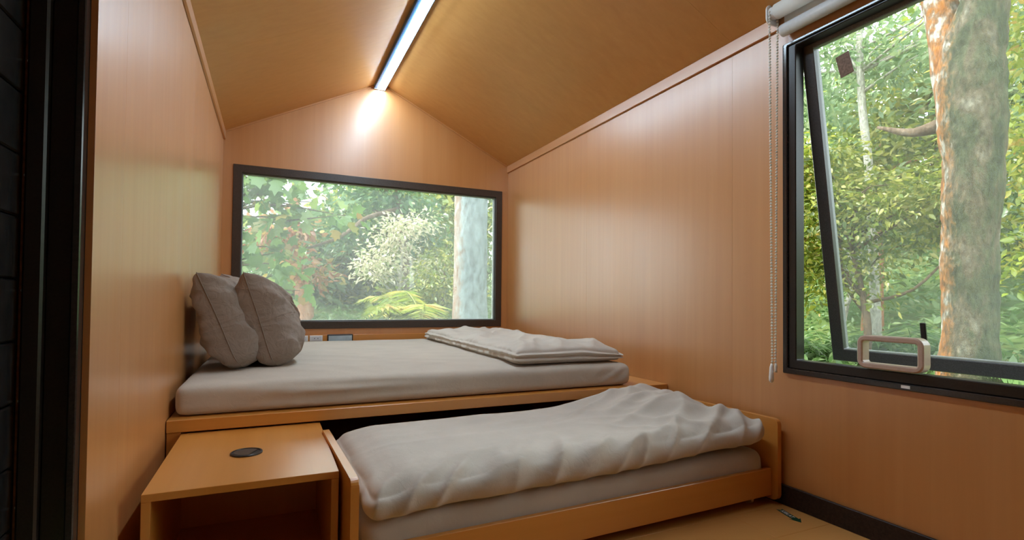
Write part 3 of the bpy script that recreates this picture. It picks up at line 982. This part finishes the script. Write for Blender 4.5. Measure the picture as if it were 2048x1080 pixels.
col = ramp(nt, mx.outputs[0], [(0.30, (0.06, 0.10, 0.03)), (0.48, (0.11, 0.17, 0.05)), (0.56, (0.17, 0.20, 0.07)), (0.70, (0.20, 0.13, 0.07))])
b = principled(nt, out, col, 0.9, 0.2)
bump(nt, b, n2, 0.6, 0.05)
MT['ground'] = m
n = 110
g = np.linspace(-1, 1, n)
g = np.sign(g) * np.abs(g) ** 1.6 * 42
gx, gy = np.meshgrid(g + 2, g, indexing='ij')
gzz = terrain(gx, gy)
V = np.stack([gx, gy, gzz], -1).reshape(-1, 3)
Fc = [(i * n + j, (i + 1) * n + j, (i + 1) * n + j + 1, i * n + j + 1) for i in range(n - 1) for j in range(n - 1)]
o = mesh('ground', V, Fc, MT['ground'], None, True)
tag(o, 'grassy forest ground rising away outside the windows', 'ground', None, 'structure')

LG = {
    'mid': leafmat('leaf_mid_green', [(0.0, (0.08, 0.13, 0.015)), (0.45, (0.20, 0.26, 0.03)), (0.8, (0.38, 0.38, 0.05)), (1.0, (0.58, 0.52, 0.18))]),
    'dark': leafmat('leaf_deep_green', [(0.0, (0.04, 0.11, 0.03)), (0.6, (0.09, 0.21, 0.06)), (1.0, (0.20, 0.32, 0.10))]),
    'broad': leafmat('leaf_broad_green', [(0.0, (0.07, 0.15, 0.03)), (0.6, (0.15, 0.27, 0.06)), (0.9, (0.28, 0.36, 0.08)), (1.0, (0.45, 0.22, 0.06))]),
    'lime': leafmat('leaf_yellow_green', [(0.0, (0.20, 0.30, 0.03)), (0.5, (0.38, 0.44, 0.05)), (0.85, (0.58, 0.52, 0.10)), (1.0, (0.60, 0.34, 0.08))]),
    'pale': leafmat('leaf_pale_cream', [(0.0, (0.30, 0.38, 0.14)), (0.35, (0.62, 0.58, 0.36)), (0.7, (0.75, 0.62, 0.48)), (1.0, (0.85, 0.80, 0.62))]),
    'rust': leafmat('leaf_rust', [(0.0, (0.30, 0.10, 0.05)), (0.5, (0.50, 0.22, 0.12)), (0.8, (0.45, 0.30, 0.06)), (1.0, (0.35, 0.36, 0.08))]),
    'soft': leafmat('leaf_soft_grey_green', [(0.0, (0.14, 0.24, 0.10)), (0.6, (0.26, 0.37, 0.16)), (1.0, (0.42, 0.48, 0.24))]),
    'fern': leafmat('fern_green', [(0.0, (0.10, 0.20, 0.06)), (0.6, (0.18, 0.30, 0.10)), (1.0, (0.36, 0.46, 0.22))]),
}
def bark(name, stops, sc=6.0, side=None):
    m, nt, out = new_mat(name)
    v = coords(nt, (1, 1, 0.45))
    f = noise(nt, v, sc, 5, 0.65, 0.4)
    fine = noise(nt, v, sc * 7, 4, 0.7)
    col = ramp(nt, f, stops)
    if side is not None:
        # second bark colour mixed in on one flank of the trunk
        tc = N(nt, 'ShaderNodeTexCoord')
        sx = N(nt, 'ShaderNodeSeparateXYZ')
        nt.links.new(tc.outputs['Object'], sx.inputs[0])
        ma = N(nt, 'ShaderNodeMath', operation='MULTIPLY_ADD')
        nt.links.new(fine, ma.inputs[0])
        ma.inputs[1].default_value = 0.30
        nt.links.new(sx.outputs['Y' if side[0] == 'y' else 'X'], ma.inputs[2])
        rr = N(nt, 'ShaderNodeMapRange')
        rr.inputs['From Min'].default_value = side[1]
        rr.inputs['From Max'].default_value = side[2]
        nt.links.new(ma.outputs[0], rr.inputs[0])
        flank_col = ramp(nt, noise(nt, coords(nt, (1, 1, 0.7)), 9, 4, 0.6), side[3])
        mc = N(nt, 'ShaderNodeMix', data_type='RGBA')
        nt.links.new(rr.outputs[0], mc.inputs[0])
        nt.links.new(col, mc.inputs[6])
        nt.links.new(flank_col, mc.inputs[7])
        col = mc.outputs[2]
    fm = ramp(nt, fine, [(0.30, (0.45,) * 3), (0.55, (1.0,) * 3), (0.75, (1.5,) * 3)])
    mu = N(nt, 'ShaderNodeMix', data_type='RGBA', blend_type='MULTIPLY')
    mu.inputs[0].default_value = 1.0
    nt.links.new(col, mu.inputs[6])
    nt.links.new(fm, mu.inputs[7])
    b = principled(nt, out, mu.outputs[2], 0.9, 0.2)
    bump(nt, b, fine, 0.8, 0.02)
    return m
FLANK_ORANGE = [(0.30, (0.26, 0.085, 0.02)), (0.46, (0.36, 0.14, 0.035)), (0.54, (0.28, 0.16, 0.09)), (0.62, (0.50, 0.45, 0.39))]
BK = {
    'moss': bark('bark_mossy_orange', [(0.32, (0.035, 0.042, 0.024)), (0.48, (0.075, 0.082, 0.045)), (0.58, (0.12, 0.095, 0.06)), (0.72, (0.22, 0.21, 0.16))], 5.0, ('y', 0.16, 0.30, FLANK_ORANGE)),
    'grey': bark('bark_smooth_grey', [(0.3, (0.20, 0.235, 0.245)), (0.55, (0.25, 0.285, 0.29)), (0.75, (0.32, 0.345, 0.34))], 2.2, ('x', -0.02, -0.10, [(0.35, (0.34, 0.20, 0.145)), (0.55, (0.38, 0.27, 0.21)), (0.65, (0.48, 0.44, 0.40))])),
    'brown': bark('bark_brown', [(0.3, (0.09, 0.055, 0.035)), (0.6, (0.19, 0.13, 0.085)), (0.8, (0.32, 0.26, 0.20))]),
    'red': bark('bark_reddish', [(0.3, (0.33, 0.13, 0.07)), (0.55, (0.50, 0.23, 0.13)), (0.8, (0.62, 0.42, 0.30))]),
    'pale': bark('bark_pale', [(0.3, (0.36, 0.32, 0.27)), (0.6, (0.58, 0.54, 0.48)), (0.8, (0.75, 0.72, 0.66))]),
}
def leaf_template(kind):
    if kind == 'simple':      # folded pointed leaf
        V = [(0, 0, 0), (0.30, -0.22, 0.05), (0.62, -0.18, 0.04), (1, 0, -0.06), (0.62, 0.18, 0.04), (0.30, 0.22, 0.05)]
        Fc = [(0, 1, 2, 3), (0, 3, 4, 5)]
    elif kind == 'lobed':     # broad maple-like leaf
        V = [(0.30, 0, 0), (0, 0, 0), (0.05, -0.24, 0.03), (0.22, -0.50, -0.04), (0.36, -0.30, 0.02), (0.66, -0.40, -0.05), (0.70, -0.16, 0.02), (1.0, 0, -0.07), (0.70, 0.16, 0.02), (0.66, 0.40, -0.05), (0.36, 0.30, 0.02), (0.22, 0.50, -0.04), (0.05, 0.24, 0.03)]
        Fc = [(0, k, k + 1) for k in range(1, 12)] + [(0, 12, 1)]
    else:                     # narrow leaflet
        V = [(0, 0, 0), (0.4, -0.09, 0.02), (1, 0, -0.05), (0.4, 0.09, 0.02)]
        Fc = [(0, 1, 2), (0, 2, 3)]
    return np.array(V, float), Fc
def leaf_mesh(name, pts, dirs, size, kind, mat, parent, rng, flat=0.6):
    """one joined mesh of leaves; dirs = tip direction"""
    T, TF = leaf_template(kind)
    n = len(pts)
    d = dirs / np.maximum(np.linalg.norm(dirs, axis=1), 1e-6)[:, None]
    upv = np.array([0, 0, 1.0]) * flat + rng.normal(size=(n, 3)) * (1 - flat)
    s = np.cross(upv, d)
    s /= np.maximum(np.linalg.norm(s, axis=1), 1e-6)[:, None]
    nn = np.cross(d, s)
    Vx = pts[:, None, :] + size[:, None, None] * (T[None, :, 0, None] * d[:, None] + T[None, :, 1, None] * s[:, None] + T[None, :, 2, None] * nn[:, None])
    k = len(T)
    me = bpy.data.meshes.new(name)
    me.vertices.add(n * k)
    me.vertices.foreach_set('co', Vx.reshape(-1).astype(np.float32))
    lens = np.array([len(f) for f in TF])
    flatf = np.concatenate([np.array(f) for f in TF])
    loops = (flatf[None, :] + (np.arange(n) * k)[:, None]).reshape(-1)
    me.loops.add(len(loops))
    me.loops.foreach_set('vertex_index', loops.astype(np.int32))
    tot = np.tile(lens, n)
    me.polygons.add(len(tot))
    me.polygons.foreach_set('loop_start', np.concatenate([[0], np.cumsum(tot)[:-1]]).astype(np.int32))
    me.polygons.foreach_set('loop_total', tot.astype(np.int32))
    me.update()
    me.validate()
    o = link(name, me, mat, parent)
    o['kind'] = 'stuff'
    return o
def tree(name, label, base, trunk, tr, blobs, nleaf, lsize, leaf, bk, seed, kind='simple', cat='tree', nclus=60, spread=0.22, limbs=(), nbr=14, group=None, flat=0.6):
    """trunk: path relative to base; blobs: [(cx,cy,cz,rx,ry,rz)] crown ellipsoids in world space"""
    rng = R(seed)
    bx, by = base
    bz = gz(bx, by) - 0.05
    root = thing(name, label, cat, (bx, by, bz), 0, group)
    org = np.array([bx, by, bz])
    path = smoothpath(trunk, 5) if len(trunk) > 2 else [np.array(p, float) for p in trunk]
    rads = np.interp(np.linspace(0, 1, len(path)), np.linspace(0, 1, len(tr)), tr)
    if max(tr) > 0.2 and bk == 'moss':
        path = smoothpath(trunk, 14)
        rads = np.interp(np.linspace(0, 1, len(path)), np.linspace(0, 1, len(tr)), tr) * (1 + 0.10 * pn(np.linspace(0, 16, len(path)), 0.3, 1.7))
    tube('trunk', path, list(rads), BK[bk], root, 20 if max(tr) > 0.12 else 10, 0.06, rng)
    for lm in limbs:
        lp, lr = lm[0], lm[1]
        pp = smoothpath(lp, 4)
        tube('limb', pp, list(np.interp(np.linspace(0, 1, len(pp)), np.linspace(0, 1, len(lr)), lr)), BK[lm[2] if len(lm) > 2 else bk], root, 10, 0.1, rng)
    if not nleaf:
        return root
    vol = np.array([b[3] * b[4] * b[5] for b in blobs])
    pick = rng.choice(len(blobs), nclus, p=vol / vol.sum())
    B = np.array(blobs)[pick]
    q = rng.normal(size=(nclus, 3))
    q /= np.linalg.norm(q, axis=1)[:, None]
    q *= rng.rand(nclus, 1) ** 0.45
    cen = B[:, :3] + q * B[:, 3:]
    # twigs from the trunk out to some of the clusters
    geo = []
    P_ = np.array(path)
    for c in cen[:nbr]:
        c = c - org
        i = int(np.argmin(np.linalg.norm(P_ - np.array([c[0] * 0.3, c[1] * 0.3, c[2] - 0.35]), axis=1)))
        a = P_[i]
        mid = (a + c) / 2 + np.array([0, 0, 0.10]) + rng.normal(size=3) * 0.06
        pp = smoothpath([a, mid, c], 3)
        r0 = min(float(rads[i]) * 0.5, 0.035)
        geo.append(tube_geo(pp, list(np.linspace(r0, 0.004, len(pp))), 5))
    if geo:
        V, Fc = join_geo(geo)
        o = mesh('branches', V, Fc, BK[bk], root, True)
        o['kind'] = 'stuff'
    ci = rng.randint(0, nclus, nleaf)
    loc = rng.normal(size=(nleaf, 3)) * np.array([spread, spread, spread * 0.6])
    pts = cen[ci] - org + loc
    dirs = loc + rng.normal(size=(nleaf, 3)) * spread * 0.7
    dirs[:, 2] -= spread * 0.5
    sz = lsize * (0.6 + 0.8 * rng.rand(nleaf))
    leaf_mesh('foliage', pts, dirs, sz, kind, LG[leaf], root, rng, flat)
    return root
def fronds(name, label, base, n, length, leaf, seed, az0=0, az1=360, rise=0.7, wid=0.10, cat='fern', droop=1.0, nl=26):
    """fern or palm: arching midribs carrying two rows of leaflets"""
    rng = R(seed)
    bx, by, bz = base
    if bz is None:
        bz = gz(bx, by) - 0.02
    root = thing(name, label, cat, (bx, by, bz))
    for i in range(n):
        az = math.radians(az0 + (az1 - az0) * (i + 0.5 * rng.rand()) / n)
        L = length * (0.75 + 0.5 * rng.rand())
        t = np.linspace(0, 1, 12)
        hor = L * (0.85 * t)
        ver = L * (rise * (0.8 + 0.4 * rng.rand()) * t - droop * 0.75 * t ** 2.2)
        path = np.stack([hor * math.cos(az), hor * math.sin(az), ver], 1)
        fr_ = tube('rib', [tuple(p) for p in path], list(np.linspace(0.010, 0.002, 12) * length), BK['brown'] if False else LG[leaf], root, 5)
        tt = np.repeat(np.linspace(0.12, 0.99, nl), 2)
        sd = np.tile([1, -1], nl)
        px = np.stack([np.interp(tt, t, path[:, k]) for k in range(3)], 1)
        side = np.array([-math.sin(az), math.cos(az), 0])
        fwd = np.array([math.cos(az), math.sin(az), 0])
        dirs = side[None] * sd[:, None] + fwd[None] * 0.45 + np.array([0, 0, -0.25])[None] + rng.normal(size=(len(tt), 3)) * 0.08
        sz = wid * L * 4 * (np.sin(np.clip(tt, 0, 1) * math.pi * 0.92 + 0.12) ** 0.8) * (0.9 + 0.2 * rng.rand(len(tt)))
        leaf_mesh('leaflets', px, dirs, np.maximum(sz, 0.02), 'narrow', LG[leaf], fr_, rng, 0.85)
    return root

# ---- seen through the side window
rng = R(3)
tbx, tby = 5.5, -1.965
tbz = gz(tbx, tby) - 0.05
big = tree('forest_tree', 'big tree trunk with one orange flank and moss outside the side window', (tbx, tby),
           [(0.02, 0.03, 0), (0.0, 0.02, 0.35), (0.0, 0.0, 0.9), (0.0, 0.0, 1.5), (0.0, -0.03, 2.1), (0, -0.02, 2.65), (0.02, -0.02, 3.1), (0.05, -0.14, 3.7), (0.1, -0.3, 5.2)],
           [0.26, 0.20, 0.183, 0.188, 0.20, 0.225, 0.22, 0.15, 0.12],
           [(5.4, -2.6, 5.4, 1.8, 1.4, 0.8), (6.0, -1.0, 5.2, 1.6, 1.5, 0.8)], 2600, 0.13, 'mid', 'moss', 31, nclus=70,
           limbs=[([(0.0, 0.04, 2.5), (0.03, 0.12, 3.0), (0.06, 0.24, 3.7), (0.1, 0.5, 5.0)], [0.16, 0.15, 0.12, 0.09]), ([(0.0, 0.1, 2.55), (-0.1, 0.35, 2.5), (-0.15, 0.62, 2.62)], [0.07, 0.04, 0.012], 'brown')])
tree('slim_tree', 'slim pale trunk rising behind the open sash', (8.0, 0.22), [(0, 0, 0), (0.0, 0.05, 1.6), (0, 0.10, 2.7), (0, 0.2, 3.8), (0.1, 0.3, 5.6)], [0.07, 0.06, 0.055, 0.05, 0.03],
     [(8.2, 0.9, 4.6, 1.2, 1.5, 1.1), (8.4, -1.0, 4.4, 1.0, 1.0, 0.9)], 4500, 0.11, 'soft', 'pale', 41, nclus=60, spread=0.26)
tree('understory_tree', 'leafy yellow-green tree filling the middle of the side window', (6.6, -0.45), [(0, 0, 0), (-0.05, -0.08, 0.6), (0, 0.05, 1.2), (0.1, 0.3, 2.0)], [0.05, 0.04, 0.032, 0.02],
     [(6.6, -0.2, 1.75, 0.7, 0.9, 0.55), (6.9, -1.0, 1.9, 0.7, 0.7, 0.5), (6.8, 0.3, 2.4, 0.8, 0.8, 0.45), (6.4, -0.3, 1.2, 0.5, 0.7, 0.35)], 9000, 0.075, 'mid', 'brown', 52, nclus=120, spread=0.17, nbr=30,
     limbs=[([(-0.02, -0.05, 0.75), (0.05, 0.25, 1.15), (0.1, 0.35, 1.75)], [0.022, 0.018, 0.010]), ([(0, -0.05, 0.9), (0.05, -0.5, 1.05), (0.1, -0.9, 1.5)], [0.022, 0.016, 0.008])])
tree('olive_leaved_shrub', 'dense olive shrub in the gap left of the open sash', (6.3, 0.75), [(0, 0, 0), (0.02, 0.02, 0.9), (0.05, 0.05, 2.2)], [0.05, 0.04, 0.015],
     [(6.3, 0.45, 1.5, 0.5, 0.55, 1.1), (6.2, 0.6, 2.6, 0.6, 0.6, 0.7)], 6000, 0.075, 'lime', 'red', 63, nclus=90, spread=0.17, cat='shrub')
tree('leafy_tree', 'olive leafy tree right behind the big trunk', (7.2, -2.2), [(0, 0, 0), (0, -0.1, 1.5), (0.1, -0.2, 3.6)], [0.08, 0.06, 0.03],
     [(7.2, -2.1, 2.6, 0.9, 0.7, 1.0), (7.0, -2.3, 4.0, 1.0, 0.8, 0.8), (7.1, -1.9, 1.3, 0.6, 0.6, 0.5)], 7500, 0.085, 'lime', 'brown', 74, nclus=100, spread=0.22)
tree('red_trunk_tree', 'short reddish trunk beyond the window grip', (9.0, 0.82), [(0, 0, 0), (0, -0.01, 0.6), (0, -0.03, 1.3), (0.1, 0.1, 2.6)], [0.11, 0.09, 0.08, 0.05],
     [(9.2, 0.9, 2.9, 0.9, 1.0, 0.7)], 2200, 0.14, 'mid', 'red', 85, nclus=50, limbs=[([(0.02, 0.22, 0.0), (0.02, 0.18, 0.45), (0.02, 0.02, 0.85)], [0.035, 0.03, 0.022])])
tree('leaning_tree', 'thin pale leaning stem left of the reddish trunk', (8.8, 1.18), [(0, 0.08, 0), (0, 0, 0.45), (0, -0.12, 0.85), (0.1, -0.3, 1.9)], [0.05, 0.045, 0.035, 0.02],
     [(9.0, 1.5, 1.6, 0.6, 0.6, 0.4)], 900, 0.12, 'mid', 'pale', 96, nclus=26)
for k, (x, y, s, c, lab) in enumerate([
        (5.15, -1.50, 0.50, 'fern', 'bright fern growing against the foot of the big trunk'),
        (5.9, -2.42, 0.62, 'fern', 'fern growing right of the big trunk'),
        (7.6, -0.45, 0.75, 'fern', 'wide fern on the slope behind the window grip'),
        (7.3, 0.45, 0.60, 'fern', 'fern on the ground left of the window grip')]):
    fronds('fern', lab, (x, y, None), 15, s, c, 200 + k, rise=1.15, nl=20)
# ground cover on the bank: low leaves lying over the slope, one mass
rng = R(77)
n = 9000
gx_ = np.concatenate([rng.uniform(3.6, 13, n), rng.uniform(-1, 6, n // 2)])
gy_ = np.concatenate([rng.uniform(-3.2, 5.5, n), rng.uniform(1.2, 12, n // 2)])
gp = np.stack([gx_, gy_, terrain(gx_, gy_) + 0.02 + 0.12 * rng.rand(len(gx_))], 1)
dd_ = rng.normal(size=gp.shape)
dd_[:, 2] = np.abs(dd_[:, 2]) * 0.6
o = leaf_mesh('ground_cover', gp, dd_, 0.07 + 0.12 * rng.rand(len(gp)), 'simple', LG['fern'], None, rng, 0.7)
tag(o, 'low green leaves covering the ground outside', 'undergrowth', None, 'stuff')

# ---- seen through the rear window
tree('broadleaf_tree', 'tree with broad lobed leaves hanging over the left of the rear window', (-0.9, 3.4), [(0, 0, 0), (0.1, -0.05, 1.4), (0.3, -0.1, 2.4), (0.4, -0.1, 3.6)], [0.10, 0.08, 0.07, 0.04],
     [(0.25, 3.1, 2.35, 0.7, 0.5, 0.35), (0.75, 3.1, 2.05, 0.7, 0.45, 0.28), (0.05, 3.0, 1.75, 0.45, 0.4, 0.3), (0.35, 3.1, 1.35, 0.45, 0.35, 0.25), (0.45, 3.0, 0.85, 0.5, 0.35, 0.22)], 430, 0.165, 'broad', 'brown', 111, 'lobed', nclus=60, spread=0.13, nbr=26, flat=0.3)
tree('rust_tree', 'tree with a reddish trunk and rust leaves beyond the left of the rear window', (0.95, 7.0), [(0, 0, 0), (-0.05, 0, 0.8), (-0.22, 0, 1.6), (-0.2, 0, 3.0)], [0.20, 0.15, 0.12, 0.07],
     [(0.45, 6.8, 2.05, 0.5, 0.5, 0.3), (0.9, 6.9, 1.35, 0.45, 0.5, 0.3)], 1100, 0.15, 'rust', 'red', 122, nclus=40, spread=0.2)
tree('crooked_tree', 'dark green tree with a crooked bare bough in the middle of the rear window', (2.9, 6.2), [(0, 0, 0), (-0.1, 0, 1.2), (-0.3, -0.2, 2.4), (-0.4, -0.3, 3.8)], [0.10, 0.085, 0.07, 0.04],
     [(2.3, 6.4, 3.0, 1.0, 0.8, 0.6), (2.9, 6.6, 2.2, 0.7, 0.7, 0.6), (1.8, 6.8, 2.2, 0.6, 0.5, 0.5)], 3400, 0.13, 'dark', 'brown', 133, nclus=80, spread=0.24,
     limbs=[([(-0.3, -0.2, 2.45), (-1.1, -1.4, 2.05), (-1.45, -2.2, 1.75), (-1.75, -2.6, 1.52), (-2.25, -2.9, 1.30)], [0.05, 0.035, 0.03, 0.025, 0.012])])
tree('cream_shrub', 'shrub with cream and pinkish leaves right of centre in the rear window', (2.45, 5.2), [(0, 0, 0), (0.0, 0.05, 0.8), (0.05, 0, 1.8)], [0.05, 0.04, 0.015],
     [(2.4, 5.1, 1.9, 0.35, 0.4, 0.30), (2.75, 5.2, 2.2, 0.25, 0.3, 0.22), (2.0, 5.1, 1.45, 0.4, 0.4, 0.25), (2.95, 5.2, 1.4, 0.35, 0.3, 0.2)], 2200, 0.085, 'pale', 'pale', 144, nclus=70, spread=0.14, cat='shrub')
tree('leafy_shrub', 'green shrub in the lower right of the rear window', (3.0, 4.4), [(0, 0, 0), (0, 0, 0.6), (0.05, 0, 1.5)], [0.045, 0.03, 0.012],
     [(2.9, 4.3, 1.1, 0.5, 0.4, 0.35), (2.6, 4.4, 0.75, 0.6, 0.4, 0.3), (3.1, 4.5, 1.6, 0.35, 0.35, 0.3), (2.4, 4.2, 0.5, 0.5, 0.4, 0.25)], 3000, 0.085, 'mid', 'brown', 155, nclus=80, spread=0.16, cat='shrub')
fronds('palm_fern', 'yellow-green fronds arching at the bottom of the rear window', (2.25, 2.7, 0.42), 13, 1.05, 'lime', 166, 100, 265, 1.0, 0.075, 'fern', 1.0, 34)
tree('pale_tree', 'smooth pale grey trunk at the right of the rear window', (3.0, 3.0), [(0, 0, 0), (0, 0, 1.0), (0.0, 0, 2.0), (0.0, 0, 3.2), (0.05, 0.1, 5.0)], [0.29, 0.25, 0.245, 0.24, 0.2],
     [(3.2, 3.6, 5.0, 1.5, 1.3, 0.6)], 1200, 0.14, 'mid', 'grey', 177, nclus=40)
tree('green_shrub', 'green shrub right of the smooth pale trunk', (4.6, 4.3), [(0, 0, 0), (0, 0, 1.0), (0.05, 0, 2.4)], [0.05, 0.03, 0.012],
     [(4.5, 4.3, 1.2, 0.6, 0.5, 0.7), (4.6, 4.4, 2.3, 0.7, 0.5, 0.6)], 1800, 0.10, 'mid', 'brown', 188, nclus=60, cat='shrub')
# ---- trees further off
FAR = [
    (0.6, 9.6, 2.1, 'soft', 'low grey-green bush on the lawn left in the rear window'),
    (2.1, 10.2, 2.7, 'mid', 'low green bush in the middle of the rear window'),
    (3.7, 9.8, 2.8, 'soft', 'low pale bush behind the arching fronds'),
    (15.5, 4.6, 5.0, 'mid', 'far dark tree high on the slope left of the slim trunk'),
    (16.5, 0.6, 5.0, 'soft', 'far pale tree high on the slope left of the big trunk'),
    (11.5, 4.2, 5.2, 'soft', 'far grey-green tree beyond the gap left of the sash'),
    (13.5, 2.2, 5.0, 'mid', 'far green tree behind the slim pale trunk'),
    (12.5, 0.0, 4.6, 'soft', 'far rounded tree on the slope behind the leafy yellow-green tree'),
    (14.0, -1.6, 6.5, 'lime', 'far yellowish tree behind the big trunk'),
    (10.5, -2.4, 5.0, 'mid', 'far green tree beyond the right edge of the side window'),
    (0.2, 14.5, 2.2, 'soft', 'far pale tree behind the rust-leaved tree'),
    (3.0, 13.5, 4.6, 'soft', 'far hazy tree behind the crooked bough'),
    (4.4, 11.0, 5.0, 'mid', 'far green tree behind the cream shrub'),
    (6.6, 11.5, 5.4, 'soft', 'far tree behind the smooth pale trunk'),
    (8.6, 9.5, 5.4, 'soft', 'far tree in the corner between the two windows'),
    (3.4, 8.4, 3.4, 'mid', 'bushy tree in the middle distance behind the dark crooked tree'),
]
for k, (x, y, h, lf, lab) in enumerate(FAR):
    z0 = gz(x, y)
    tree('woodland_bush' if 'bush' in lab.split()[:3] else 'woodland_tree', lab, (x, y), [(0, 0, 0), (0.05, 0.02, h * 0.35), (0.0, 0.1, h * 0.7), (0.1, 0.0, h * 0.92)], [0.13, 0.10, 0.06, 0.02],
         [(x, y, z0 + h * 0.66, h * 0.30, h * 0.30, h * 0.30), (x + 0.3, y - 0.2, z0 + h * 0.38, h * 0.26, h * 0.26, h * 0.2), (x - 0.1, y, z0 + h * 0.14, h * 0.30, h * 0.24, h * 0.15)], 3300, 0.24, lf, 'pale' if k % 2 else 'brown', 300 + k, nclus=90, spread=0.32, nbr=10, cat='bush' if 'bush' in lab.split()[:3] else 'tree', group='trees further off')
